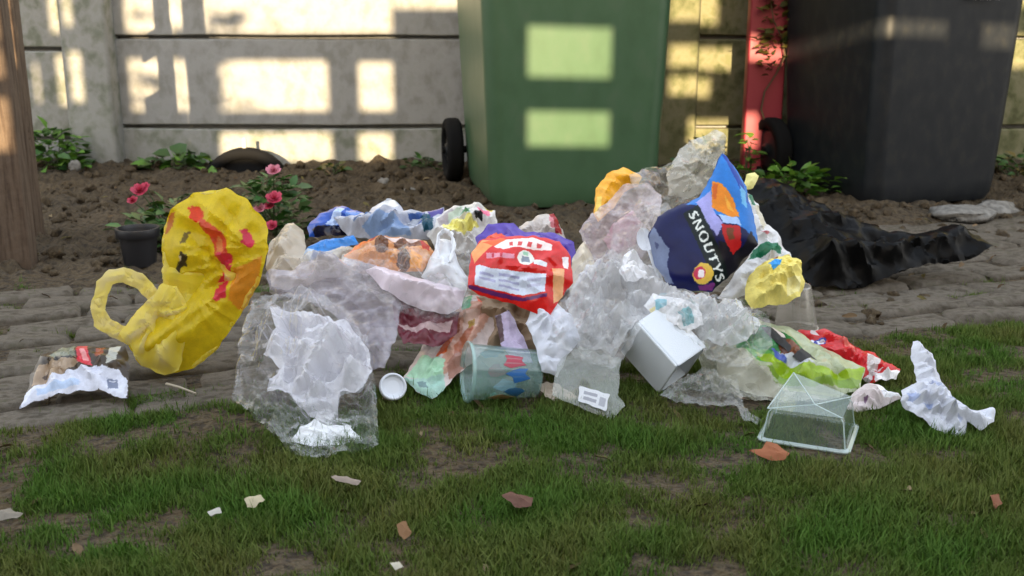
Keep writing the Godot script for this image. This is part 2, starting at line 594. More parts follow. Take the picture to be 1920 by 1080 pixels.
func plants() -> void:
	var deep := [Color(.03, .085, .02), Color(.045, .11, .025), Color(.06, .10, .03), Color(.025, .06, .015)]
	var bright := [Color(.07, .17, .02), Color(.10, .22, .025), Color(.04, .10, .015), Color(.14, .26, .03)]
	var dry := [Color(.12, .10, .02), Color(.16, .12, .03), Color(.08, .08, .02)]
	deep = deep.map(func(c): return c * 1.35)
	var pinkred := lin(.55, .05, .11)
	var pink := lin(.65, .22, .30)
	plant("flowering_plant", "leafy plant with a crimson bloom growing behind the black pot", Vector3(-.78, .0, -2.42), Vector3(.10, .12, .08), 300, .034, deep + [Color(.10, .13, .03)], 5,
		[[Vector3(-0.845, 0.137, -2.40), pinkred, .019], [Vector3(-0.871, 0.111, -2.42), pinkred, .012], [Vector3(-0.836, 0.145, -2.41), pinkred, .011]])
	plant("flowering_plant", "leafy plant with several pink and red blooms beside the yellow bag", Vector3(-.57, .0, -2.50), Vector3(.09, .17, .08), 320, .032, deep, 6,
		[[Vector3(-0.550, 0.176, -2.45), pink, .017], [Vector3(-0.546, 0.115, -2.42), pinkred, .020], [Vector3(-0.580, 0.092, -2.42), pink, .014], [Vector3(-0.561, 0.097, -2.43), pinkred, .013], [Vector3(-0.554, 0.052, -2.42), pinkred, .014]])
	plant("leafy_weed", "bright green leafy weed at the foot of the wall post", Vector3(-1.50, .02, -3.50), Vector3(.12, .15, .08), 200, .042, deep + bright + bright, 8)
	plant("leafy_weed", "low broad leaved weed at the wall beside the half buried tyre", Vector3(-1.10, .02, -3.50), Vector3(.13, .07, .06), 60, .05, deep + bright, 9, [], "", 1.5)
	plant("leafy_weed", "small weed between the wall and the green bin wheel", Vector3(-.30, .02, -3.52), Vector3(.07, .05, .05), 40, .03, deep, 10)
	plant("leafy_weed", "tiny weed in the dug soil in front of the wall", Vector3(-.58, .02, -3.46), Vector3(.05, .04, .04), 26, .03, deep + dry, 13)
	plant("leafy_weed", "bright green weed in front of the red post", Vector3(.80, .02, -3.05), Vector3(.13, .085, .08), 150, .04, bright, 11)
	plant("leafy_weed", "upright green sprig beside the red post", Vector3(.71, .02, -3.22), Vector3(.03, .17, .03), 50, .035, bright, 12)
	plant("leafy_weed", "dark weed growing between the green bin and the wall", Vector3(.60, .02, -3.30), Vector3(.07, .13, .06), 80, .035, deep, 14)
	plant("leafy_weed", "straggly weed at the foot of the mossy wall beside the black bin", Vector3(1.62, .02, -3.40), Vector3(.16, .08, .10), 120, .034, deep + dry, 15)
	# shrub beyond the fence whose leaves dapple the sun on the wall
	var shrub := thing("garden_shrub", "tall leafy shrub growing beyond the paling fence", "shrub", Vector3(-1.12, 0, 1.6))
	var bark := matte(lin(.08, .06, .04), .9)
	for k in 3: part("stem", tube([Vector3(.03 * k, -.02, 0), Vector3(.05 * k - .05, .6, .02), Vector3(.14 * k - .14, 1.3, .03 * k)], .012, .005, 6), bark, shrub)
	var crown := part("foliage", leaf_mesh(95, Vector3(.30, .62, .16), .085, 71, deep), leaf_material(), shrub, Transform3D(Basis(), Vector3(0.02, 1.06, 0)))
	crown.set_meta("kind", "stuff")
	# dry creeper on the red post
	var v := thing("creeper", "thin dry creeper with yellowing leaves climbing the red post", "plant", Vector3(.80, .0, -3.385))
	var stem := matte(lin(.09, .06, .03), .8)
	var path := []
	for k in 12: path.append(Vector3(.03 * sin(k * 1.1) + .002 * k, .02 + k * .054, .012 + .006 * sin(k * 2.0)))
	part("stem", tube(path, .004, .002, 5), stem, v)
	var f := part("foliage", leaf_mesh(120, Vector3(.05, .36, .022), .034, 16, dry + [Color(.05, .07, .02)]), leaf_material(), v, Transform3D(Basis(), Vector3(.012, .34, .016)))
	f.set_meta("kind", "stuff")

func bed_things() -> void:
	var t := thing("flower_pot", "small black plastic flower pot standing on the soil behind the yellow bag", "pot", Vector3(-.80, .003, -2.235))
	part("body", shell([[.030, .0], [.033, .002], [.041, .075], [.039, .075], [.031, .006], [.0, .006]]), M.pot, t)
	part("rim", shell([[.0395, .064], [.0455, .064], [.046, .082], [.0405, .082], [.0400, .066]]), M.pot, t)
	part("soil", lathe([[.036, .055], [.038, .066], [.02, .069], [.0, .07]]), M.soil, t)
	# half buried tyre against the wall
	t = thing("old_tyre", "old black tyre half buried in the soil against the wall", "tyre", Vector3(-.87, -.048, -3.47), Basis(Vector3.RIGHT, deg_to_rad(83)))
	part("tread", shell([[.115, -.028], [.135, -.032], [.150, -.025], [.153, .0], [.150, .025], [.135, .032], [.115, .028], [.112, .0], [.115, -.028]], 40), M.rubber, t)
	part("sidewall", lathe([[.118, -.012], [.118, .012], [.05, .016], [.0, .016]], 40), M.rubber, t)
	part("marker", box_mesh(Vector3(.012, .05, .01), .002), matte(Color8(190, 184, 170), .7), t, Transform3D(Basis(Vector3.RIGHT, -PI / 2), Vector3(0.0, .02, -.158)))
	t = thing("twig", "pale dry twig lying at the edge of the paved path", "twig", Vector3(-.47, .012, -1.43), yaw(-38))
	part("stem", tube([Vector3(-.035, .0, 0), Vector3(0, .003, .002), Vector3(.035, .001, 0)], .0022, .0014, 6), matte(lin(.36, .31, .23), .8), t)
	# stones
	var spots := [[1.20, -2.80, .09, .02, "flat grey stone slab lying in front of the black bin"], [1.34, -2.92, .075, .022, "darker flat stone tucked under the black bin corner"], [1.46, -2.74, .04, .014, "small grey stone at the edge of the weeds"], [-1.16, -2.34, .02, .012, "pale pebble by the foot of the timber post"], [-1.40, -3.40, .018, .02, "white pebble under the leafy weed by the wall post"], [-.40, -3.30, .022, .014, "brown clod of earth in front of the wall"], [-.30, -3.12, .02, .012, "pale stone chip near the green bin wheel"]]
	for k in spots.size():
		var sp: Array = spots[k]
		var s := part("stone", pebble(sp[2], sp[3], k), M.stone, self, Transform3D(yaw(k * 50.0), Vector3(sp[0], ground_y(sp[0], sp[1]) + sp[3] * .35, sp[1])))
		tag(s, sp[4], "stone")
	var clods := MultiMesh.new()
	clods.transform_format = MultiMesh.TRANSFORM_3D
	clods.mesh = pebble(.012, .008, 40)
	var r := RandomNumberGenerator.new()
	r.seed = 91
	var where := []
	while where.size() < 2600:
		var x := r.randf_range(-1.9, 1.9)
		var z := r.randf_range(-3.55, -1.7)
		if (path_depth(x, z) < .8 and (r.randf() < .72 or path_depth(x, z) < .0)) or noise.get_noise_2d(x * 2.0, z * 2.0 + 50) < r.randf_range(-.7, .5): continue
		var sc := pow(r.randf(), 3.0) * 1.5 + .25
		where.append(Transform3D(Basis.from_euler(Vector3(r.randf() * 3, r.randf() * 6, r.randf() * 3)).scaled(Vector3.ONE * sc), Vector3(x, ground_y(x, z) + .002 * sc, z)))
	clods.instance_count = where.size()
	for k in where.size(): clods.set_instance_transform(k, where[k])
	var mm := MultiMeshInstance3D.new()
	mm.name = "soil_crumbs"
	mm.multimesh = clods
	mm.material_override = M.soil
	add_child(mm)
	tag(mm, "loose brown crumbs of dug soil in the flower bed", "soil", "", "stuff")

func leaf_litter() -> void:
	var s := Shape.new()
	for k in 5:
		for e in 3:
			var t := k / 4.0
			var w := sin(PI * (.12 + t * .80)) * .0045
			s.add(Vector3((e - 1) * w, .0016 * sin(t * 5.0) + absf(e - 1.0) * .0018, (t - .5) * .022))
	for k in 4:
		for e in 2: s.quad(k * 3 + e, k * 3 + e + 1, k * 3 + e + 4, k * 3 + e + 3)
	var mm := MultiMesh.new()
	mm.transform_format = MultiMesh.TRANSFORM_3D
	mm.use_colors = true
	mm.mesh = s.done(false, true)
	var r := RandomNumberGenerator.new()
	r.seed = 515
	mm.instance_count = 620
	var tones := [Color(.10, .065, .035), Color(.16, .11, .065), Color(.07, .045, .025), Color(.22, .17, .10), Color(.12, .10, .04)]
	for k in 620:
		var x := r.randf_range(-1.7, 1.9)
		var z := r.randf_range(-3.55, -.7)
		if z > -1.75 and r.randf() < .55: z -= 1.7
		var sc := r.randf_range(.45, 1.25)
		mm.set_instance_transform(k, Transform3D(Basis.from_euler(Vector3(r.randf_range(-.5, .5), r.randf() * TAU, r.randf_range(-.6, .6))).scaled(Vector3(sc, sc, sc)), Vector3(x, maxf(ground_y(x, z), .004 if path_depth(x, z) > 0.0 and path_depth(x, z) < .78 else -1.0) + .004, z)))
		mm.set_instance_color(k, tones[r.randi() % 5] * r.randf_range(.7, 1.2))
	var look := matte(Color.WHITE, .9, .2)
	look.vertex_color_use_as_albedo = true
	look.cull_mode = BaseMaterial3D.CULL_DISABLED
	var o := MultiMeshInstance3D.new()
	o.name = "leaf_litter"
	o.multimesh = mm
	o.material_override = look
	add_child(o)
	tag(o, "small dry brown leaf bits strewn over the soil and path", "leaf litter", "", "stuff")

func pebble(radius: float, tall: float, seed_value: int) -> ArrayMesh:
	var rings := []
	for k in 7:
		var a := -PI / 2 + PI * k / 6
		var ring := []
		for i in 12:
			var b := -TAU * i / 12
			var d := Vector3(cos(a) * cos(b), sin(a), cos(a) * sin(b))
			var f := 1.0 + noise.get_noise_3d(d.x * 1.3 + seed_value * 7.0, d.y * 1.3, d.z * 1.3) * .55
			ring.append(Vector3(d.x * radius, d.y * tall, d.z * radius * .8) * f)
		rings.append(ring)
	return loft(rings, false, false)

# ------------------------------------------------------------------ soft litter: bags, films, packets
# The outline is cut from sheet stock, filled with a jittered mesh, sewn at the seam, crumpled, and relaxed as cloth.
func flat_points(mm: Array) -> PackedVector2Array:
	var out := PackedVector2Array()
	for k in range(0, mm.size(), 2): out.append(Vector2(mm[k], mm[k + 1]) * .001)
	return out

var folds := {}
func crease_set(key: int, lo: Vector2, hi: Vector2, wave: float, fine: float) -> Array:
	# fans of creases meeting in points, and short sharp ridges
	var r := RandomNumberGenerator.new()
	r.seed = key
	var size := hi - lo
	var fans := []
	for i in clampi(int(size.x * size.y / (wave * wave) * .22) + 2, 3, 9):
		fans.append([lo.x + size.x * r.randf_range(-.05, 1.05), lo.y + size.y * r.randf_range(-.05, 1.05), r.randf_range(1.2, 2.6) * wave, r.randf_range(1.0, 2.2), r.randf() * 80.0])
	var ridges := []
	for i in clampi(int(size.x * size.y / (wave * wave) * 3.2 * fine), 6, 60):
		var a := r.randf() * TAU
		ridges.append([lo.x + size.x * r.randf(), lo.y + size.y * r.randf(), cos(a), sin(a), wave * r.randf_range(.10, .34), wave * r.randf_range(.5, 1.7), r.randf_range(.25, .8) * (1.0 if r.randf() < .7 else -1.0)])
	return [fans, ridges]

func fold(x: float, y: float, wave: float, set_: Array) -> float:
	var z := 0.0
	for f in set_[0]:
		var dx: float = x - f[0]
		var dy: float = y - f[1]
		var l := sqrt(dx * dx + dy * dy)
		if l < 1e-6: continue
		var n := fold_noise.get_noise_3d(dx / l * f[3], dy / l * f[3], f[4] + l / wave * .12)
		var fade := clampf(2.0 - l / (f[2] * 1.6), 0.0, 1.0)
		z += (.55 - 1.9 * absf(n)) * minf(l / f[2], 1.0) * fade
	for f in set_[1]:
		var dx: float = x - f[0]
		var dy: float = y - f[1]
		var s: float = (dx * f[2] + dy * f[3]) / f[5]
		if absf(s) >= 1.0: continue
		var d: float = absf(dy * f[2] - dx * f[3]) / f[4]
		if d >= 1.0: continue
		z += (1.0 - d) * (1.0 - s * s) * f[6]
	return z

func fill_polygon(im: Image, pts: PackedVector2Array, c: Color) -> void:
	var lo := 1e9
	var hi := -1e9
	for p in pts:
		lo = minf(lo, p.y); hi = maxf(hi, p.y)
	for y in range(maxi(0, int(lo)), mini(im.get_height() - 1, int(hi) + 1) + 1):
		var xs := []
		var yy := y + .5
		for i in pts.size():
			var a := pts[i]
			var b := pts[(i + 1) % pts.size()]
			if (a.y <= yy) != (b.y <= yy):
				xs.append(a.x + (yy - a.y) / (b.y - a.y) * (b.x - a.x))
		xs.sort()
		for k in range(0, xs.size() - 1, 2):
			var x0 := int(round(xs[k]))
			var x1 := int(round(xs[k + 1]))
			if x1 > x0: im.fill_rect(Rect2i(x0, y, x1 - x0, 1), c)

func print_texture(base: Color, lo: Vector2, size: Vector2, opt: Dictionary) -> ImageTexture:
	var res := 320
	var sc := res / maxf(size.x, size.y)
	var im := Image.create(maxi(8, int(size.x * sc)), maxi(8, int(size.y * sc)), false, Image.FORMAT_RGB8)
	im.fill(base)
	var to_px := func(p: Vector2) -> Vector2: return Vector2((p.x - lo.x) * sc, (lo.y + size.y - p.y) * sc)
	for pr in opt.get("prints", []):
		var pts := PackedVector2Array()
		for k in range(1, pr.size(), 2): pts.append(to_px.call(Vector2(pr[k], pr[k + 1]) * .001))
		fill_polygon(im, pts, pr[0])
	for tx in opt.get("text", []):
		var a: Vector2 = to_px.call(Vector2(tx[1], tx[2]) * .001)
		var b: Vector2 = to_px.call(Vector2(tx[3], tx[4]) * .001)
		var tm := TextMesh.new()
		var font := SystemFont.new()
		font.font_names = PackedStringArray(["Droid Sans"])
		font.font_weight = 800
		tm.font = font
		tm.font_size = 64
		tm.pixel_size = 1.0
		tm.depth = 0.0
		tm.text = tx[0]
		var arr := tm.get_mesh_arrays()
		var v: PackedVector3Array = arr[Mesh.ARRAY_VERTEX]
		var ix: PackedInt32Array = arr[Mesh.ARRAY_INDEX] if arr[Mesh.ARRAY_INDEX] != null else PackedInt32Array(range(v.size()))
		var mn := Vector2(1e9, 1e9)
		var mx := -mn
		for p in v:
			mn = mn.min(Vector2(p.x, p.y)); mx = mx.max(Vector2(p.x, p.y))
		var along := b - a
		var down: Vector2 = Vector2(-along.y, along.x).normalized() * along.length() * (mx.y - mn.y) / (mx.x - mn.x) * (tx[5] / .5)
		for t in range(0, ix.size(), 3):
			var q := PackedVector2Array()
			for k in 3:
				var p := v[ix[t + k]]
				q.append(a + along * ((p.x - mn.x) / (mx.x - mn.x)) + down * (.5 - (p.y - mn.y) / (mx.y - mn.y)))
			fill_polygon(im, q, tx[6])
	# printed edges are soft and a little uneven, and so is the ink
	var src := im.duplicate()
	var amp: float = 1.4 if opt.has("text") or opt.get("crisp", 0.0) > 0.0 else 3.0
	var w := im.get_width()
	var h := im.get_height()
	for y in h:
		for x in w:
			var dx := noise.get_noise_2d(x * .045, y * .045 + 70.0) * amp + noise.get_noise_2d(x * .17, y * .17 + 30.0) * amp * .4
			var dy := noise.get_noise_2d(x * .045 + 90.0, y * .045) * amp + noise.get_noise_2d(x * .17 + 20.0, y * .17) * amp * .4
			var fx := clampi(int(x + dx), 1, w - 2)
			var fy := clampi(int(y + dy), 1, h - 2)
			var c: Color = src.get_pixel(fx, fy) * .4 + (src.get_pixel(fx - 1, fy) + src.get_pixel(fx + 1, fy) + src.get_pixel(fx, fy - 1) + src.get_pixel(fx, fy + 1)) * .15
			var f := 1.0 + noise.get_noise_2d(x * .05, y * .05) * .05 + noise.get_noise_2d(x * .3, y * .3) * .04
			im.set_pixel(x, y, Color(c.r * f, c.g * f, c.b * f))
	return ImageTexture.create_from_image(im)

func soft(called: String, label: String, category: String, group: String, at: Vector3, lean: float, turn: float, tone: Color, outline_mm: Array, opt: Dictionary) -> MeshInstance3D:
	var basis_ := yaw(turn) * Basis(Vector3.RIGHT, deg_to_rad(-lean))
	var o := MeshInstance3D.new()
	o.name = numbered(called)
	add_child(o)
	o.transform = Transform3D(basis_, at)
	tag(o, label, category, group)
	var outline := flat_points(outline_mm)
	var lo := outline[0]
	var hi := outline[0]
	for p in outline:
		lo = lo.min(p); hi = hi.max(p)
	var size := hi - lo
	var step: float = opt.get("step", maxf(.0048, sqrt(size.x * size.y) / 24.0)) * .6
	var made := sew(outline, lo, hi, step, basis_, at, opt)
	o.mesh = made
	var clear := opt.has("alpha")
	var base := tone
	if clear:
		var m := StandardMaterial3D.new()
		m.transparency = BaseMaterial3D.TRANSPARENCY_ALPHA
		m.albedo_color = Color(base.r, base.g, base.b, opt.alpha)
		m.roughness = minf(.25, opt.get("rough", .2))
		m.metallic_specular = .5
		m.cull_mode = BaseMaterial3D.CULL_DISABLED
		o.material_override = m
		return o
	var front := StandardMaterial3D.new()
	front.roughness = opt.get("rough", .35)
	front.metallic_specular = opt.get("shine", .5)
	front.cull_mode = BaseMaterial3D.CULL_DISABLED
	if opt.has("prints") or opt.has("text"): front.albedo_texture = print_texture(base, lo, size, opt)
	else: front.albedo_color = base
	var back := matte(opt.get("back", tone), opt.get("rough", .35))
	back.metallic_specular = opt.get("shine", .5)
	back.cull_mode = BaseMaterial3D.CULL_DISABLED
	if opt.has("glow"):   # thin plastic lets light through
		for m in [front, back]:
			m.backlight_enabled = true
			m.backlight = Color(opt.glow, opt.glow, opt.glow).linear_to_srgb()
	o.mesh.surface_set_material(0, front)
	o.mesh.surface_set_material(1, back)
	return o

func sew(outline: PackedVector2Array, lo: Vector2, hi: Vector2, step: float, frame: Basis, at: Vector3, opt: Dictionary) -> ArrayMesh:
	var s := float(used.size()) * 3.7 + at.x * 13.0
	# boundary, evenly spaced with small waviness
	var pts := PackedVector2Array()
	for i in outline.size():
		var a := outline[i]
		var b := outline[(i + 1) % outline.size()]
		var n := maxi(1, int(round(a.distance_to(b) / step)))
		for k in n:
			var p := a.lerp(b, float(k) / n)
			var w := fold_noise.get_noise_2d(p.x * 45.0 + s, p.y * 45.0) * step * .3
			var nrm := (b - a).orthogonal().normalized()
			pts.append(p + nrm * w)
	var nb := pts.size()
	var edge := pts.duplicate()
	var row := 0
	var y := lo.y
	while y < hi.y:
		var x := lo.x + (step * .5 if row % 2 else 0.0)
		while x < hi.x:
			var p := Vector2(x + rng.randf_range(-.28, .28) * step, y + rng.randf_range(-.28, .28) * step)
			if Geometry2D.is_point_in_polygon(p, edge):
				var ok := true
				for e in edge:
					if e.distance_squared_to(p) < step * step * .4:
						ok = false
						break
				if ok: pts.append(p)
			x += step
		y += step * .87
		row += 1
	var np := pts.size()
	var raw := Geometry2D.triangulate_delaunay(pts)
	var tri := PackedInt32Array()
	for t in range(0, raw.size(), 3):
		var c := (pts[raw[t]] + pts[raw[t + 1]] + pts[raw[t + 2]]) / 3.0
		if not Geometry2D.is_point_in_polygon(c, edge): continue
		var ab := pts[raw[t + 1]] - pts[raw[t]]
		var ac := pts[raw[t + 2]] - pts[raw[t]]
		if absf(ab.cross(ac)) < step * step * .02: continue
		if ab.cross(ac) > 0.0:   # clockwise seen from the front
			tri.append(raw[t]); tri.append(raw[t + 2]); tri.append(raw[t + 1])
		else:
			tri.append(raw[t]); tri.append(raw[t + 1]); tri.append(raw[t + 2])
	var puff: float = opt.get("puff", .01)
	var crumple: float = opt.get("crumple", .006)
	var wave: float = opt.get("wave", .04)
	var slack: float = opt.get("slack", .05)
	var fine: float = opt.get("fine", 1.0)
	var crease_a := crease_set(int(s * 10.0) + 1, lo, hi, wave, fine)
	var crease_b := crease_set(int(s * 10.0) + 2, lo, hi, wave, fine)
	var keep_flat := 1.0 if opt.get("press", 0.0) > 0.0 else .25
	var reach := minf(hi.x - lo.x, hi.y - lo.y) * .5
	var pos := PackedVector3Array()
	pos.resize(np * 2 - nb)
	var flat := PackedVector2Array()
	flat.resize(np * 2 - nb)
	for k in np:
		var p := pts[k]
		flat[k] = p
		if k < nb:
			pos[k] = Vector3(p.x, p.y, fold(p.x, p.y, wave, crease_a) * crumple * .4)
			continue
		var near := 1e9
		for e in edge: near = minf(near, e.distance_squared_to(p))
		var t := clampf(sqrt(near) / reach, 0.0, 1.0)
		var prof := sqrt(t * (2.0 - t)) if opt.get("press", 0.0) > 0.0 else t * (2.0 - t)
		var soft_edge := clampf(sqrt(near) / (wave * .5), .25, 1.0)
		pos[k] = Vector3(p.x, p.y, puff * prof + fold(p.x, p.y, wave, crease_a) * crumple * soft_edge)
		var j := np + k - nb
		flat[j] = p
		pos[j] = Vector3(p.x, p.y, -puff * prof * .6 + fold(p.x, p.y, wave, crease_b) * crumple * soft_edge * .8 - .0012)
	var tri_back := PackedInt32Array()
	for t in range(0, tri.size(), 3):
		for k in [0, 2, 1]:
			var i := tri[t + k]
			tri_back.append(i if i < nb else np + i - nb)
	# springs
	var ei := PackedInt32Array()
	var ej := PackedInt32Array()
	var er := PackedFloat32Array()
	var seen := {}
	for list in [tri, tri_back]:
		for t in range(0, list.size(), 3):
			for k in 3:
				var i: int = list[t + k]
				var j: int = list[t + (k + 1) % 3]
				var key := mini(i, j) * 100000 + maxi(i, j)
				if seen.has(key): continue
				seen[key] = true
				ei.append(i); ej.append(j)
				er.append(lerpf(pos[i].distance_to(pos[j]), flat[i].distance_to(flat[j]), keep_flat) * (1.0 + (slack if i >= nb or j >= nb else slack * .3) * .2))
	var wings := {}
	var bi := PackedInt32Array()
	var bj := PackedInt32Array()
	var br := PackedFloat32Array()
	for list in [tri, tri_back]:
		for t in range(0, list.size(), 3):
			for k in 3:
				var i: int = list[t + k]
				var j: int = list[t + (k + 1) % 3]
				var other: int = list[t + (k + 2) % 3]
				var key := mini(i, j) * 100000 + maxi(i, j)
				if wings.has(key):
					if flat[wings[key]].distance_to(flat[other]) > step * .5:
						bi.append(wings[key]); bj.append(other)
						br.append(lerpf(pos[wings[key]].distance_to(pos[other]), flat[wings[key]].distance_to(flat[other]), keep_flat))
				else: wings[key] = other
	var bend: float = opt.get("bend", .06)
	var up := frame.inverse() * Vector3.UP
	var floor_y := .004 - at.y
	var press: float = opt.get("press", .0)
	var hold: float = opt.get("hold", .35)
	var start := pos.duplicate()
	var ne := ei.size()
	for it in int(opt.get("turns", 40 if opt.has("press") else 10)):
		if press > 0.0 and it % 4 == 0 and it < 16:
			for list in [tri, tri_back]:
				for t in range(0, list.size(), 3):
					var a: Vector3 = pos[list[t]]
					var q: Vector3 = (pos[list[t + 2]] - a).cross(pos[list[t + 1]] - a) * (press / step)
					q = q.limit_length(step * .12)
					for k in 3:
						if list[t + k] >= nb: pos[list[t + k]] += q
		for k in ne:
			var i := ei[k]
			var j := ej[k]
			var d := pos[j] - pos[i]
			var l := d.length()
			if l < 1e-7: continue
			var diff := (l - er[k]) / l
			d *= diff * (.45 if diff > 0.0 else .30)
			pos[i] += d
			pos[j] -= d
		for k in bi.size():
			var i := bi[k]
			var j := bj[k]
			var d := pos[j] - pos[i]
			var l := d.length()
			if l < 1e-7: continue
			d *= (l - br[k]) / l * bend
			pos[i] += d
			pos[j] -= d
		for k in nb: pos[k] = pos[k].lerp(start[k], hold)
		for k in pos.size():
			var below := floor_y - pos[k].dot(up)
			if below > 0.0: pos[k] += up * below
	for it in int(opt.get("iron", 2 if press > 0.0 else 0)):
		var sum := PackedVector3Array()
		sum.resize(pos.size())
		var cnt := PackedFloat32Array()
		cnt.resize(pos.size())
		for k in ne:
			sum[ei[k]] += pos[ej[k]]; cnt[ei[k]] += 1.0
			sum[ej[k]] += pos[ei[k]]; cnt[ej[k]] += 1.0
		for k in range(nb, pos.size()): pos[k] = pos[k].lerp(sum[k] / cnt[k], .5)
	# mesh
	var uv := PackedVector2Array()
	uv.resize(pos.size())
	var size := hi - lo
	for k in pos.size(): uv[k] = Vector2((flat[k].x - lo.x) / size.x, (hi.y - flat[k].y) / size.y)
	var mesh := ArrayMesh.new()
	var limit := cos(deg_to_rad(opt.get("sharp", 26.0)))
	for list in [tri, tri_back]:
		# normals are shared only across gentle edges, so that creases stay sharp
		var face := PackedVector3Array()
		var round_ := []
		round_.resize(pos.size())
		for t in range(0, list.size(), 3):
			var a: Vector3 = pos[list[t]]
			face.append((pos[list[t + 2]] - a).cross(pos[list[t + 1]] - a))
			for k in 3:
				if round_[list[t + k]] == null: round_[list[t + k]] = PackedInt32Array()
				round_[list[t + k]].append(t / 3)
		var nv := PackedVector3Array()
		var nn := PackedVector3Array()
		var nu := PackedVector2Array()
		var ni := PackedInt32Array()
		for t in range(0, list.size(), 3):
			var mine := face[t / 3].normalized()
			for k in 3:
				var i: int = list[t + k]
				var sum := Vector3.ZERO
				for f in round_[i]:
					if face[f].normalized().dot(mine) > limit: sum += face[f]
				nv.append(pos[i])
				nu.append(uv[i])
				nn.append(sum.normalized() if sum.length_squared() > 1e-22 else Vector3.BACK)
				ni.append(ni.size())
		var arr := []
		arr.resize(Mesh.ARRAY_MAX)
		arr[Mesh.ARRAY_VERTEX] = nv
		arr[Mesh.ARRAY_NORMAL] = nn
		arr[Mesh.ARRAY_TEX_UV] = nu
		arr[Mesh.ARRAY_INDEX] = ni
		mesh.add_surface_from_arrays(Mesh.PRIMITIVE_TRIANGLES, arr)
	return mesh

func ribbon(path: Array, width: float, across: Vector3, mat: Material, called: String, parent: Node) -> void:
	# a folded strip of sheet along a path, creased along its middle
	var s := Shape.new()
	var n := path.size()
	for side in 2:
		for k in n:
			for e in [-1.0, -.33, .33, 1.0]:
				var bulge := (.003 if absf(e) < .5 else 0.0) * (1.0 if side == 0 else -1.0)
				var tang: Vector3 = (path[mini(k + 1, n - 1)] - path[maxi(k - 1, 0)]).normalized()
				var out := tang.cross(across).normalized()
				var w := width * (.5 + .12 * noise.get_noise_2d(k * .9, width * 99.0))
				s.add(path[k] + across * (e * w * .55) + out * (e * w * .6) + out.cross(tang) * bulge + Vector3(noise.get_noise_2d(k * 1.3, e * 3.0), noise.get_noise_2d(k * 1.3, e * 3.0 + 20), 0) * .0025)
	for side in 2:
		for k in n - 1:
			for e in 3:
				var a := side * n * 4 + k * 4 + e
				if side == 0: s.quad(a, a + 1, a + 5, a + 4)
				else: s.quad(a, a + 4, a + 5, a + 1)
	part(called, s.done(), mat, parent)

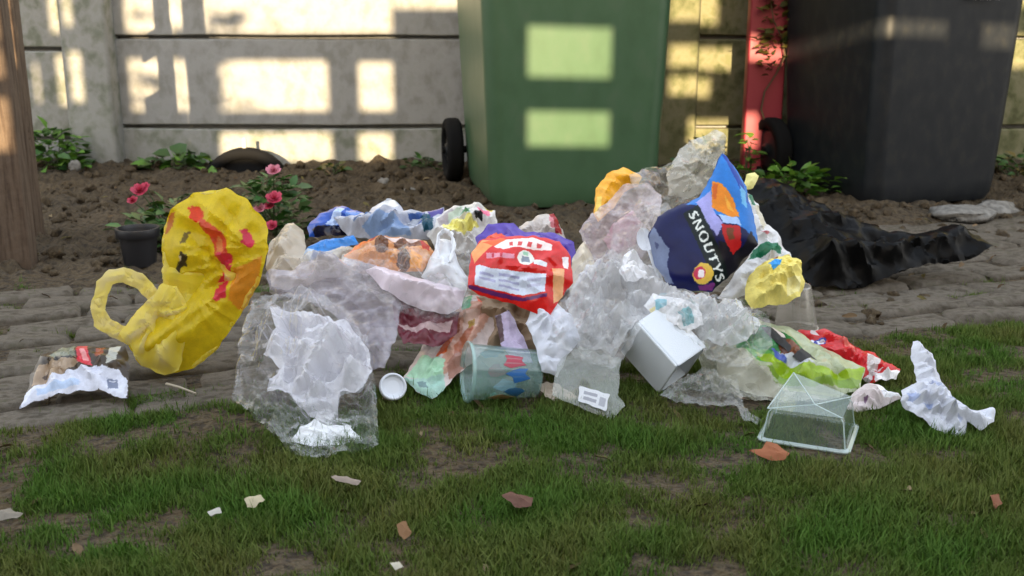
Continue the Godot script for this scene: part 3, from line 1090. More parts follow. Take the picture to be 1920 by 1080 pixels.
func soft_litter() -> void:
	var made := {}
	soft("carrier_bag","yellow plastic carrier bag with red script and a loop handle, standing by a flower pot","bag","",Vector3(-0.470,0.115,-1.540),12,0,Color8(226,204,36),[42,167,77,147,103,115,108,76,92,24,64,-24,31,-72,-9,-106,-49,-114,-85,-100,-105,-68,-119,-53,-96,-24,-68,6,-54,24,-54,72,-50,107,-36,133,-4,157],{"sharp":20,"puff":0.028,"slack":0.1,"crumple":0.02,"wave":0.085,"fine":1,"step":0.0065,"back":Color8(226,204,36),"glow":1,"rough":0.38,"prints":[[Color8(232,70,24),-10,137,6,139,16,123,5,114,-6,121],[Color8(222,92,62),8,123,24,113,41,96,50,80,53,56,47,44,36,52,29,72,21,92,9,111],[Color8(232,150,90),29,96,39,86,44,72,36,67,28,84],[Color8(226,66,96),37,72,53,68,54,56,44,42,34,57],[Color8(224,64,84),47,48,56,52,46,20,46,2,28,-2,32,24],[Color8(226,66,100),69,105,78,104,89,84,81,76,70,84],[Color8(228,156,44),58,46,96,64,89,18,65,-20,49,0],[Color8(62,54,30),-18,73,-10,64,-14,49,-22,48,-26,32,-35,29,-33,44,-25,56],[Color8(214,204,190),-23,65,-18,64,-21,56,-25,56],[Color8(232,208,120),-36,20,-23,20,-22,-6,-36,-8],[Color8(196,116,48),-40,127,-30,131,-34,111,-45,96,-50,96],[Color8(120,104,40),-19,99,-10,100,-13,83,-20,83]]})
	soft("handle","","","",Vector3(-0.467,0.118,-1.528),12,0,Color8(226,204,36),[-104,-70,-131,-56,-153,-40,-158,-12,-151,25,-131,43,-108,48,-82,38,-60,16,-49,-10,-62,-22,-75,-2,-90,15,-110,25,-125,21,-134,6,-137,-16,-130,-29,-111,-40,-86,-49],{"puff":0.003,"crumple":0.006,"wave":0.03,"fine":1.2,"step":0.0055,"back":Color8(226,204,36),"glow":1,"rough":0.38,"sharp":20})
	soft("loose_wrap","clear crinkled wrap lying over the cookie packet and the film roll","film","",Vector3(-0.152,0.155,-1.490),50,0,Color8(232,234,238),[-99,56,-38,71,26,56,66,26,94,-12,84,-53,47,-67,-7,-49,-54,-21,-95,7],{"puff":0.01,"crumple":0.024,"wave":0.05,"fine":1.8,"alpha":0.03,"step":0.006,"rough":0.07,"sharp":16})
	soft("loose_wrap","clear crinkled wrap hanging between the red packet and the foam box","film","",Vector3(0.117,0.111,-1.401),48,0,Color8(232,234,238),[-65,30,-27,66,24,48,67,13,46,-30,19,-63,-24,-54,-56,-30],{"puff":0.01,"crumple":0.024,"wave":0.05,"fine":1.8,"alpha":0.035,"step":0.006,"rough":0.07,"sharp":16})
	soft("loose_wrap","clear crinkled wrap spread from the chip packet down over the salad bag","film","",Vector3(0.276,0.111,-1.394),50,0,Color8(232,234,238),[-75,65,-23,65,35,51,75,15,76,-28,36,-61,-6,-53,-31,-19,-64,15],{"puff":0.01,"crumple":0.024,"wave":0.05,"fine":1.8,"alpha":0.04,"step":0.006,"rough":0.07,"sharp":16})
	soft("loose_wrap","clear crinkled wrap caught at the top of the heap behind the spoon","film","",Vector3(0.195,0.198,-1.555),42,0,Color8(232,234,238),[-42,32,-9,61,40,70,54,32,27,-14,16,-59,-23,-67,-53,-32],{"puff":0.01,"crumple":0.024,"wave":0.05,"fine":1.8,"alpha":0.05,"step":0.006,"rough":0.07,"sharp":16})
	soft("bag_fold","","","",Vector3(-0.464,0.121,-1.518),12,0,Color8(226,204,36),[-117,-52,-95,-22,-64,6,-52,22,-30,19,-16,-12,-18,-63,-27,-106,-49,-113,-83,-99,-102,-69],{"puff":0.012,"crumple":0.014,"wave":0.06,"fine":1.2,"step":0.0055,"back":Color8(226,204,36),"glow":1,"rough":0.38,"sharp":20})
	soft("snack_packet","dark brown snack packet folded open to its white lining, lying on the path","packet","",Vector3(-0.616,0.032,-1.422),62,0,Color8(56,44,30),[-62,42,-39,55,-11,63,33,61,55,63,73,18,83,-37,66,-34,41,-22,16,-27,-18,-34,-41,-44,-58,-59,-58,-32,-64,8],{"puff":0.018,"slack":0.05,"crumple":0.007,"wave":0.04,"back":Color8(190,192,205),"step":0.006,"rough":0.3,"prints":[[Color8(112,116,98),-49,39,-39,55,-18,61,-2,24,-31,29],[Color8(24,22,22),-39,18,-37,37,-25,29,-7,25,-20,18],[Color8(150,128,104),-54,-20,-56,18,-31,29,7,16,-21,-2,-42,-18],[Color8(70,52,38),-43,-4,-34,13,-29,8,-37,-8],[Color8(196,46,58),-16,63,-1,63,22,16,3,16],[Color8(226,150,150),-5,48,1,50,15,25,7,25],[Color8(140,64,30),15,55,29,55,33,29,24,29],[Color8(172,172,162),34,60,49,60,52,21,42,18],[Color8(205,208,222),-58,-61,-58,-30,-40,-14,-15,2,26,15,60,10,75,-4,83,-40,66,-34,41,-22,16,-27,-18,-34,-41,-44],[Color8(176,194,222),-43,-27,-17,-14,11,-8,14,-18,-20,-28,-40,-36],[Color8(112,120,142),46,-2,62,-3,66,-20,53,-22]]})
	soft("clear_bag","large crumpled clear plastic bag lying on the grass with white paper inside","bag","",Vector3(-0.262,0.057,-1.286),58,0,Color8(235,238,245),[-100,168,-80,180,-35,183,11,168,44,138,70,90,82,35,90,-17,97,-76,67,-86,23,-99,-8,-86,-43,-50,-78,-21,-100,4,-103,53,-104,109],{"sharp":18,"puff":0.022,"slack":0.16,"crumple":0.024,"wave":0.042,"fine":2,"alpha":0.03,"step":0.0055,"rough":0.08})
	soft("paper_sheet","crumpled white paper showing at the bottom of the large clear bag","paper","",Vector3(-0.244,0.004,-1.262),55,0,Color8(244,246,250),[-37,-4,-28,20,-11,31,8,22,35,22,56,-1,30,-17,-1,-24,-21,-17],{"puff":0.006,"slack":0.06,"crumple":0.008,"wave":0.035,"rough":0.8})
	soft("milky_bag","milky white thin bag bunched up inside the large clear bag","bag","",Vector3(-0.265,0.067,-1.362),56,0,Color8(240,240,248),[-77,108,-37,113,-5,99,35,74,68,37,78,-9,70,-40,41,-48,37,-85,18,-93,-4,-70,-29,-48,-59,-40,-49,0,-76,27,-59,57],{"sharp":18,"puff":0.012,"slack":0.14,"crumple":0.026,"wave":0.045,"fine":2,"alpha":0.52,"step":0.0055,"rough":0.1})
	soft("film_bag","translucent lilac film bag draped behind the large clear bag","bag","",Vector3(-0.256,0.113,-1.474),48,0,Color8(206,200,214),[-104,60,-59,79,2,98,50,89,84,60,96,14,92,-49,80,-92,60,-92,41,-49,16,-18,-21,14,-70,32,-98,41],{"step":0.006,"sharp":20,"puff":0.03,"slack":0.1,"crumple":0.022,"wave":0.055,"fine":1.6,"alpha":0.28,"rough":0.1})
	soft("cream_wrapper","cream coloured soft plastic wrapper curled up next to the yellow bag","wrapper","",Vector3(-0.315,0.172,-1.581),48,0,Color8(214,202,184),[-57,-21,-56,19,-43,49,-24,62,-8,49,0,19,-4,-9,41,-9,62,-24,28,-50,-18,-59,-42,-59],{"sharp":20,"puff":0.03,"slack":0.08,"crumple":0.014,"wave":0.05,"alpha":0.5,"rough":0.14})
	soft("blue_packet","bright blue foil packet with a black band at the back of the heap","packet","",Vector3(-0.280,0.203,-1.695),45,0,Color8(24,74,168),[-51,-10,-32,16,2,30,39,16,53,-15,7,-28,-45,-30],{"puff":0.015,"slack":0.05,"crumple":0.008,"wave":0.04,"back":Color8(30,60,130),"rough":0.22,"prints":[[Color8(176,196,232),-19,-12,-3,20,10,18,-3,-12],[Color8(90,130,200),12,16,40,14,48,-5,13,-5],[Color8(14,16,44),-41,-19,32,-3,37,-26,-34,-33]]})
	soft("blue_wrapper","light blue wrapper strip poking out beside the cream wrapper","wrapper","",Vector3(-0.284,0.178,-1.605),58,0,Color8(42,126,206),[-45,-19,-32,4,-13,18,37,27,47,9,8,-5,-24,-26],{"puff":0.01,"slack":0.04,"crumple":0.005,"wave":0.03,"back":Color8(150,180,215),"rough":0.3,"prints":[[Color8(190,205,225),-45,-19,-32,2,-20,-5,-24,-26]]})
	soft("printed_bag","white crumpled plastic bag with navy and teal print at the back of the heap","bag","",Vector3(-0.195,0.209,-1.678),42,0,Color8(190,194,208),[-91,1,-36,15,-14,42,5,44,21,16,51,15,85,24,91,-8,70,-36,26,-43,-25,-38,-63,-33],{"puff":0.028,"slack":0.1,"crumple":0.013,"wave":0.04,"back":Color8(190,195,205),"glow":0.2,"rough":0.3,"prints":[[Color8(140,166,206),-42,-22,-14,1,26,-8,36,-33,-25,-36],[Color8(56,88,152),28,9,54,15,64,-8,42,-20],[Color8(26,78,100),48,3,68,13,71,-26,57,-30],[Color8(80,70,150),58,16,85,22,85,9,65,3],[Color8(60,60,100),2,11,12,9,11,0,3,1],[Color8(70,100,150),-54,-8,-27,3,-28,-4,-53,-16],[Color8(228,226,222),-24,19,-10,41,5,42,13,22,-4,13]]})
	soft("cookie_packet","clear fronted orange packet showing round brown cookies","packet","",Vector3(-0.186,0.177,-1.576),55,0,Color8(206,140,86),[-68,-9,-48,18,-11,37,55,28,69,0,52,-36,11,-36,-30,-22],{"puff":0.016,"slack":0.06,"crumple":0.006,"wave":0.03,"back":Color8(200,190,180),"rough":0.22,"prints":[[Color8(224,118,46),-68,-9,-46,20,-12,34,-16,20,-33,7],[Color8(216,196,190),-27,30,47,28,47,20,-18,20],[Color8(178,70,36),-34,20,-22,31,-13,26,-25,13],[Color8(98,58,36),1,3,0,-6,-5,-11,-12,-11,-18,-6,-21,3,-20,12,-15,18,-8,18,-1,12],[Color8(100,60,34),32,9,30,-2,24,-8,16,-8,9,-2,6,9,8,19,14,26,22,26,29,19],[Color8(120,70,40),19,23,51,21,50,7,27,4],[Color8(84,48,24),34,-22,33,-30,28,-36,21,-36,15,-30,12,-22,14,-13,19,-7,26,-7,32,-13],[Color8(232,150,26),34,-7,51,-9,50,-32,33,-32],[Color8(222,140,34),-1,-11,13,-4,14,-20,3,-22],[Color8(176,40,28),46,20,60,18,61,0,50,2]]})
	soft("film_roll","pinkish white plastic film rolled into a long sausage","film","",Vector3(-0.140,0.141,-1.490),45,0,Color8(226,212,222),[-74,34,-59,41,-16,29,31,15,72,0,68,-27,49,-40,18,-33,-21,-15,-47,0],{"puff":0.028,"slack":0.08,"crumple":0.007,"wave":0.04,"back":Color8(220,208,216),"glow":0.2,"rough":0.3})
	soft("maroon_wrapper","dark maroon wrapper squashed under the pinkish film roll","wrapper","",Vector3(-0.123,0.101,-1.468),55,0,Color8(98,30,44),[-52,50,-1,34,48,18,44,-23,12,-48,-30,-39,-47,2],{"puff":0.012,"slack":0.06,"crumple":0.006,"wave":0.03,"back":Color8(80,28,38),"rough":0.35,"prints":[[Color8(176,150,150),-43,-4,-14,-10,39,-2,34,-19,-13,-23]]})
	soft("white_bag","thin white shopping bag with its looped handle standing up beside the cookies","bag","",Vector3(-0.100,0.162,-1.550),45,0,Color8(228,231,236),[-32,-8,-19,28,-12,50,11,45,18,9,36,-19,31,-48,-3,-37,-35,-17],{"puff":0.022,"slack":0.1,"crumple":0.01,"wave":0.04,"back":Color8(222,224,228),"glow":0.25,"rough":0.35})
	soft("sweet_packet","white packet with yellow and green print next to the purple packet","packet","",Vector3(-0.079,0.201,-1.654),45,0,Color8(208,206,204),[-55,-14,-44,21,-15,42,24,49,52,32,56,6,33,-14,28,-46,-12,-48,-42,-36],{"puff":0.024,"slack":0.1,"crumple":0.012,"wave":0.04,"back":Color8(200,200,200),"rough":0.3,"prints":[[Color8(226,218,128),-32,-4,12,10,27,-4,4,-21,-25,-21],[Color8(96,150,116),-7,16,11,29,13,10],[Color8(226,112,146),24,26,43,34,44,14,28,12],[Color8(200,180,60),32,42,49,35,47,26],[Color8(22,20,22),20,14,33,16,32,4,22,4],[Color8(176,168,172),-41,16,-16,35,-12,24,-34,2],[Color8(190,205,190),-23,26,3,35,-5,14,-22,12]]})
	soft("purple_packet","purple foil packet sticking out behind the red packet","packet","",Vector3(0.023,0.175,-1.585),42,0,Color8(78,54,156),[-79,29,-60,52,-21,52,-3,37,42,37,71,18,78,-14,61,-50,-7,-32,-72,-5],{"puff":0.012,"slack":0.04,"crumple":0.006,"wave":0.04,"back":Color8(70,50,140),"rough":0.25,"prints":[[Color8(232,84,50),-72,22,-48,33,-31,27,-56,16]]})
	soft("red_packet","red food packet with a white nutrition label and white lettering","packet","",Vector3(0.011,0.168,-1.475),34,0,Color8(206,30,28),[-74,-6,-69,37,-57,53,-27,60,19,60,58,53,74,28,75,-12,56,-38,43,-63,26,-60,-11,-44,-53,-32,-75,-20],{"puff":0.022,"slack":0.05,"crumple":0.0045,"wave":0.05,"back":Color8(190,170,160),"crisp":1,"step":0.006,"rough":0.25,"prints":[[Color8(240,156,92),-71,37,-54,53,-28,52,-44,38,-65,16],[Color8(240,96,40),-54,49,-28,56,-11,52,-34,40],[Color8(238,222,218),-38,40,-19,53,19,56,47,45,45,35,22,35,-10,37,-23,33],[Color8(200,60,60),-15,47,-10,48,-10,40,-15,40],[Color8(200,60,60),-2,48,4,48,2,39,-4,39],[Color8(200,60,60),12,48,18,47,16,38,10,39],[Color8(200,60,60),25,46,32,44,30,38,24,38],[Color8(218,140,160),-48,30,-8,25,-8,18,-48,21],[Color8(190,40,60),-40,28,-37,28,-37,21,-40,21],[Color8(190,40,60),-28,27,-24,27,-25,20,-28,20],[Color8(226,228,220),21,20,18,13,12,8,5,8,-1,13,-4,20,-1,28,5,33,12,33,18,28],[Color8(126,136,150),3,24,13,24,15,14,2,14],[Color8(150,200,170),4,30,12,31,12,26,4,26],[Color8(220,226,232),19,19,39,14,37,6,19,10],[Color8(92,36,96),-73,-15,-34,-27,4,-37,38,-31,38,-36,4,-42,-34,-33,-73,-20],[Color8(212,220,238),-63,12,-57,13,-46,6,4,-2,37,-4,35,-29,4,-34,-34,-25,-64,-16],[Color8(172,174,210),-57,2,-37,-4,-37,-7,-57,-2],[Color8(172,174,210),-58,-5,-34,-11,-34,-15,-58,-8],[Color8(172,174,210),-30,-2,-1,-8,-1,-11,-30,-6],[Color8(172,174,210),-30,-10,-1,-16,-1,-19,-30,-13],[Color8(172,174,210),-30,-17,-1,-24,-1,-27,-30,-20],[Color8(190,192,216),10,-10,30,-10,29,-14,10,-15],[Color8(190,192,216),10,-19,29,-17,29,-21,10,-23],[Color8(228,166,116),46,8,63,6,61,-36,47,-44],[Color8(236,226,228),60,25,70,28,69,8,62,8]]})
	soft("grey_bag","dull grey plastic bag with a dark red print behind the purple packet","bag","",Vector3(0.045,0.199,-1.663),42,0,Color8(190,182,178),[-45,-13,-24,11,-2,24,22,28,36,-3,44,-28,-11,-25],{"puff":0.015,"slack":0.1,"crumple":0.01,"wave":0.035,"back":Color8(180,175,172),"rough":0.35,"prints":[[Color8(152,20,36),13,28,28,26,34,-15,23,-15],[Color8(200,120,130),13,16,20,16,23,-3,16,-3]]})
	soft("roll_packet","long clear packet with green ends that held sausage rolls, leaning on the grass","packet","",Vector3(-0.085,0.060,-1.478),52,0,Color8(216,200,196),[-70,-53,-46,0,-18,57,-3,87,21,97,61,85,76,59,58,9,28,-28,0,-57,-11,-77,-28,-90,-50,-75],{"puff":0.022,"slack":0.06,"crumple":0.006,"wave":0.04,"back":Color8(210,200,196),"step":0.0065,"rough":0.22,"prints":[[Color8(206,158,138),-2,56,37,75,57,57,32,9,1,-39,-16,-59,-14,-9],[Color8(222,190,176),14,48,38,57,35,28,12,9],[Color8(206,92,40),-24,-22,-7,19,1,9,-10,-17,-27,-30],[Color8(178,108,80),2,-5,23,28,30,24,10,-19,0,-37],[Color8(150,82,64),-1,36,8,48,7,19,0,13],[Color8(176,140,60),21,36,30,42,29,27,20,21],[Color8(172,124,108),-9,-37,13,-11,18,-37,-4,-60],[Color8(178,224,190),-68,-51,-44,-22,-11,-30,-13,-57,-36,-59],[Color8(172,212,198),-70,-53,-36,-58,-12,-53,-9,-77,-28,-90,-50,-75],[Color8(120,150,150),-51,-60,-36,-64,-35,-73,-47,-69],[Color8(122,186,146),5,81,25,93,23,57,11,56],[Color8(110,180,140),53,79,69,73,66,46,52,46],[Color8(56,110,60),57,85,74,62,69,56],[Color8(238,116,92),31,89,52,85,49,69,33,73],[Color8(232,222,214),-38,-20,-8,48,-2,46,-26,-17]]})
	soft("white_liner","thin white plastic bag hanging below the red packet","bag","",Vector3(0.058,0.087,-1.427),40,0,Color8(222,226,238),[-39,26,-28,50,7,56,29,30,39,-3,20,-23,5,-54,-17,-47,-26,-7],{"puff":0.02,"slack":0.1,"crumple":0.01,"wave":0.04,"back":Color8(222,224,228),"glow":0.25,"rough":0.35})
	soft("lilac_wrapper","small lilac wrapper wedged behind the printed plastic tub","wrapper","",Vector3(0.003,0.080,-1.461),42,0,Color8(190,176,206),[-28,34,-7,43,16,-7,27,-42,-2,-37,-20,-11],{"puff":0.01,"slack":0.05,"crumple":0.006,"wave":0.03,"back":Color8(150,140,160),"rough":0.3,"prints":[[Color8(84,60,66),-28,34,-19,37,-14,-7,-21,-11]]})
	soft("clear_tray","flattened clear plastic tray lying on the grass below the white liner","tray","",Vector3(0.105,0.039,-1.376),52,0,Color8(190,198,188),[-38,55,-8,63,46,42,39,-17,47,-34,28,-57,-5,-42,-34,-27,-51,-19,-45,17],{"puff":0.012,"slack":0.02,"crumple":0.003,"wave":0.06,"alpha":0.18,"rough":0.1})
	soft("paper_scrap","torn tan paper scrap on the grass next to the flattened clear tray","paper","",Vector3(0.063,0.013,-1.408),70,0,Color8(186,172,156),[-29,26,-3,28,13,9,32,-9,22,-27,-4,-16,-17,-5],{"puff":0.004,"slack":0.05,"crumple":0.006,"wave":0.03,"rough":0.85,"back":Color8(180,165,150)})
	soft("sticker_label","white printed sticker label stuck on the flattened clear tray","label","",Vector3(0.109,0.029,-1.345),50,0,Color8(206,208,212),[-18,20,22,7,16,-19,-20,-3],{"puff":0.001,"slack":0.01,"crumple":0.0015,"wave":0.05,"back":Color8(200,200,200),"rough":0.6,"prints":[[Color8(150,152,160),-12,12,6,7,5,2,-13,7],[Color8(150,152,160),-13,4,4,-2,3,-7,-14,-1],[Color8(160,162,170),9,3,17,0,14,-13,6,-10]]})
	soft("crumpled_film","big heap of crumpled clear film filling the middle of the pile","film","",Vector3(0.187,0.131,-1.467),52,0,Color8(226,228,232),[-118,5,-98,53,-69,78,-37,93,2,83,27,63,51,24,95,9,117,-14,105,-38,64,-36,24,-23,-10,-33,-35,-69,-55,-87,-84,-83,-109,-60],{"sharp":18,"puff":0.03,"slack":0.18,"crumple":0.028,"wave":0.04,"fine":2,"alpha":0.05,"step":0.0055,"rough":0.08})
	soft("tissue_bag","pale milky bag scrunched under the crumpled clear film","bag","",Vector3(0.195,0.118,-1.489),52,0,Color8(240,240,242),[-118,13,-84,73,-44,88,4,83,39,33,100,13,115,-25,63,-36,16,-23,-20,-35,-53,-82,-102,-71],{"puff":0.02,"crumple":0.026,"wave":0.038,"fine":2,"alpha":0.66,"step":0.0055,"rough":0.12,"sharp":18})
	soft("teal_wrapper","white wrapper with two teal spots showing above the foam box","wrapper","",Vector3(0.229,0.118,-1.452),50,0,Color8(226,226,228),[-43,11,-27,32,1,29,36,14,42,-17,17,-32,-19,-12],{"puff":0.006,"crumple":0.01,"wave":0.03,"back":Color8(222,222,224),"rough":0.4,"prints":[[Color8(130,190,206),-27,16,-11,21,-11,5,-25,1],[Color8(110,170,176),5,-1,25,5,27,-17,13,-23],[Color8(226,214,150),-35,5,-26,8,-29,-6]]})
	soft("frosted_bag","frosted pinkish clear bag leaning at the top of the heap","bag","",Vector3(0.168,0.212,-1.618),40,0,Color8(216,202,206),[-65,-14,-45,20,-10,49,15,73,46,80,67,54,62,20,54,-27,31,-59,-6,-68,-37,-77,-54,-45],{"fine":1.5,"step":0.006,"sharp":20,"puff":0.03,"slack":0.12,"crumple":0.018,"wave":0.05,"alpha":0.3,"rough":0.12})
	soft("pink_wrapper","faded pink wrapper seen through the frosted bag","wrapper","",Vector3(0.174,0.194,-1.643),40,0,Color8(190,130,150),[-32,-12,-14,17,17,41,32,17,18,-21,-16,-40],{"puff":0.01,"slack":0.05,"crumple":0.006,"wave":0.03,"back":Color8(200,180,180),"rough":0.4})
	soft("orange_packet","orange yellow packet curled at the top of the heap","packet","",Vector3(0.173,0.243,-1.723),30,0,Color8(234,168,34),[-40,-34,-36,10,-17,34,10,48,41,29,33,14,10,3,-8,-25,-33,-48],{"puff":0.016,"slack":0.06,"crumple":0.008,"wave":0.04,"back":Color8(220,190,120),"rough":0.3,"prints":[[Color8(240,206,90),-39,-34,-35,-6,-27,-8,-31,-43]]})
	soft("chocolate_wrapper","small dark brown wrapper at the very top beside the orange packet","wrapper","",Vector3(0.224,0.263,-1.748),40,0,Color8(66,50,60),[-25,4,-8,21,19,12,25,-12,-1,-20],{"puff":0.012,"slack":0.06,"crumple":0.008,"wave":0.025,"back":Color8(60,45,50),"rough":0.35,"prints":[[Color8(120,90,60),4,0,20,4,20,-10,5,-14]]})
	soft("grey_film","greyish clear film stretched across the top of the heap","film","",Vector3(0.248,0.252,-1.698),40,0,Color8(196,194,182),[-59,33,-14,46,39,48,62,17,51,-14,16,-30,-15,-47,-44,-37,-51,-2],{"fine":1.6,"step":0.006,"sharp":18,"puff":0.02,"slack":0.12,"crumple":0.018,"wave":0.04,"alpha":0.12,"rough":0.1})
	soft("tall_bag","crumpled translucent whitish bag standing up at the peak of the heap","bag","",Vector3(0.298,0.293,-1.713),25,0,Color8(220,217,206),[-49,-16,-27,25,1,45,35,58,51,47,46,14,35,-16,23,-42,-16,-57,-46,-51],{"fine":1.6,"step":0.006,"sharp":20,"puff":0.03,"slack":0.14,"crumple":0.02,"wave":0.045,"alpha":0.34,"rough":0.12})
	soft("chip_packet","dark blue and light blue chip packet with white lettering on a black stripe","packet","",Vector3(0.280,0.223,-1.530),30,-6,Color8(14,19,70),[27,124,46,101,62,68,75,10,78,-23,58,-47,38,-72,13,-95,-9,-95,-51,-88,-72,-52,-81,-12,-67,19,-39,36,-8,51,11,85],{"shine":0.36,"puff":0.018,"slack":0.05,"crumple":0.006,"wave":0.06,"back":Color8(190,195,205),"step":0.0065,"rough":0.3,"press":0.05,"text":[["SNOUTYS",-17,21,24,-79,0.36,Color8(226,230,226)]],"prints":[[Color8(36,112,192),27,126,50,103,66,68,80,2,79,-23,55,-5,31,7,4,26,-27,36,-8,53,11,87],[Color8(24,60,150),25,122,35,116,56,72,65,38,54,49,39,88],[Color8(100,170,215),50,67,60,59,61,30,52,36],[Color8(152,150,206),-12,38,9,57,13,23,25,1,17,-18,2,5],[Color8(160,185,225),19,17,45,12,49,1,25,2],[Color8(218,128,22),11,73,25,65,40,42,48,14,37,12,19,22,11,29],[Color8(196,92,20),12,70,20,65,17,43,12,42],[Color8(228,160,50),28,47,35,37,40,21,32,27],[Color8(18,16,28),19,-24,52,-31,64,-5,79,-23,58,-49,38,-74,19,-84],[Color8(178,28,28),22,0,48,-1,50,-30,38,-41,26,-21],[Color8(110,60,30),29,-6,38,-4,40,-20,32,-22],[Color8(112,124,154),-82,-20,-73,3,-49,-34,-52,-58,-42,-86,-61,-79,-76,-49],[Color8(60,70,110),-71,-20,-63,-26,-66,-34],[Color8(12,24,24),-30,19,-8,32,35,-72,16,-90],[Color8(228,190,80),12,-70,9,-79,2,-85,-7,-85,-14,-80,-17,-71,-14,-62,-7,-56,2,-56,9,-61],[Color8(200,60,90),1,-69,0,-74,-5,-78,-10,-78,-14,-75,-16,-69,-14,-64,-10,-61,-5,-61,-1,-64],[Color8(244,234,236),0,-71,-1,-74,-3,-76,-7,-76,-9,-74,-10,-71,-9,-68,-7,-65,-3,-65,-1,-67],[Color8(112,44,110),-9,-88,16,-81,13,-93,-6,-94]]})
	soft("bread_bag","white bread bag with a dark green stripe behind the chip packet","bag","",Vector3(0.385,0.175,-1.600),38,0,Color8(222,222,224),[-15,104,1,83,10,46,22,37,35,9,43,-11,34,-31,6,-45,-27,-71,-55,-87,-75,-77,-44,-36,-16,0,-12,64],{"puff":0.022,"slack":0.08,"crumple":0.009,"wave":0.04,"back":Color8(222,224,228),"glow":0.2,"rough":0.35,"prints":[[Color8(14,112,76),-24,-14,-12,4,3,12,28,5,27,-5,-1,-9],[Color8(206,200,180),-7,83,2,79,9,44,0,31],[Color8(60,120,90),-14,102,-6,97,-4,79,-11,79],[Color8(210,120,130),-2,29,11,27,7,22]]})
	soft("yellow_tissue","pale yellow crumpled napkin with one blue spot","napkin","",Vector3(0.388,0.145,-1.520),38,0,Color8(230,214,118),[-49,-27,-41,7,-27,24,-2,40,24,45,41,35,40,13,45,3,34,-22,8,-34,-15,-37,-39,-42],{"puff":0.018,"slack":0.1,"crumple":0.011,"wave":0.035,"back":Color8(225,210,120),"rough":0.8,"prints":[[Color8(58,152,222),-11,26,1,36,11,35,4,21,-6,14],[Color8(150,90,40),6,41,5,38,3,37,1,37,-1,38,-2,41,-1,43,2,45,4,45,6,43],[Color8(236,226,160),12,0,36,9,34,-13,13,-24]]})
	soft("red_wrapper","red sweet wrapper with white and blue lettering and a silver end","wrapper","",Vector3(0.488,0.043,-1.500),58,0,Color8(198,34,40),[-73,42,-53,52,-17,47,14,20,47,-2,79,-28,69,-47,35,-54,13,-40,-14,-30,-43,-10,-67,10],{"puff":0.014,"slack":0.08,"crumple":0.009,"wave":0.03,"back":Color8(200,190,190),"step":0.0055,"rough":0.24,"prints":[[Color8(40,60,154),-65,25,-20,27,-22,10,-58,6],[Color8(230,234,246),-62,29,-51,29,-53,18,-61,18],[Color8(230,234,246),-47,26,-37,26,-40,14,-48,14],[Color8(230,234,246),-33,25,-22,24,-25,13,-34,13],[Color8(224,112,38),-41,-6,-18,-10,-13,-30,-36,-22],[Color8(226,110,100),-4,18,11,14,15,-2,0,-2],[Color8(206,198,194),33,-6,54,-12,39,-40,27,-35],[Color8(230,226,226),40,-30,80,-26,70,-48,34,-56],[Color8(190,30,36),39,-34,79,-24,79,-30,46,-40]]})
	soft("salad_bag","clear salad bag with green and lime print lying on the lawn","bag","",Vector3(0.393,0.037,-1.450),55,0,Color8(176,184,150),[-103,34,-71,66,-29,88,17,76,70,29,112,0,99,-39,54,-55,-6,-57,-64,-44,-97,-14],{"puff":0.02,"slack":0.08,"crumple":0.009,"wave":0.06,"back":Color8(190,192,176),"step":0.0075,"rough":0.22,"glow":0.2,"prints":[[Color8(204,202,184),-103,34,-80,60,-69,29,-43,-9,-3,-42,54,-57,-6,-61,-64,-48,-101,-14],[Color8(48,120,62),-78,36,-50,72,-16,66,18,36,29,13,-17,13,-55,17],[Color8(110,160,110),-50,48,-27,48,-19,29,-41,29],[Color8(96,160,70),-60,21,-31,23,-10,0,-28,-9],[Color8(150,182,30),-47,21,3,-4,62,-17,112,0,102,-24,36,-32,-22,-21],[Color8(128,160,60),-36,-13,29,-30,103,-21,95,-37,20,-39,-24,-30],[Color8(122,72,48),-10,48,17,25,23,-2,-9,13],[Color8(214,218,226),-12,19,20,4,36,-9,3,-6],[Color8(84,102,176),-21,21,-3,14,-2,0,-20,4]]})
	soft("strap_strip","black rubbery strap lying over the salad bag","strap","",Vector3(0.400,0.063,-1.455),55,0,Color8(34,32,30),[-37,42,-20,40,13,7,38,-27,29,-39,8,-22,-19,12],{"puff":0.008,"slack":0.03,"crumple":0.003,"wave":0.03,"back":Color8(30,28,26),"rough":0.55,"prints":[[Color8(204,190,180),-27,48,-11,38,0,20,-11,22]]})
	soft("loose_film","loose clear film trailing onto the grass under the foam box","film","",Vector3(0.268,0.027,-1.366),66,0,Color8(210,214,210),[-68,-2,-37,26,0,53,36,37,46,5,46,-35,65,-50,55,-57,39,-48,31,-22,-18,-22],{"fine":1.6,"sharp":18,"puff":0.012,"slack":0.14,"crumple":0.013,"wave":0.035,"alpha":0.08,"rough":0.08})
	soft("pale_film","cream translucent film wrapped round the salad bag beside the foam box","film","",Vector3(0.328,0.037,-1.448),58,0,Color8(212,212,196),[-65,30,-36,79,-2,81,7,50,23,0,68,-43,117,-59,50,-63,-8,-53,-43,-34],{"fine":1.6,"sharp":18,"puff":0.02,"slack":0.1,"crumple":0.016,"wave":0.04,"alpha":0.26,"rough":0.1})
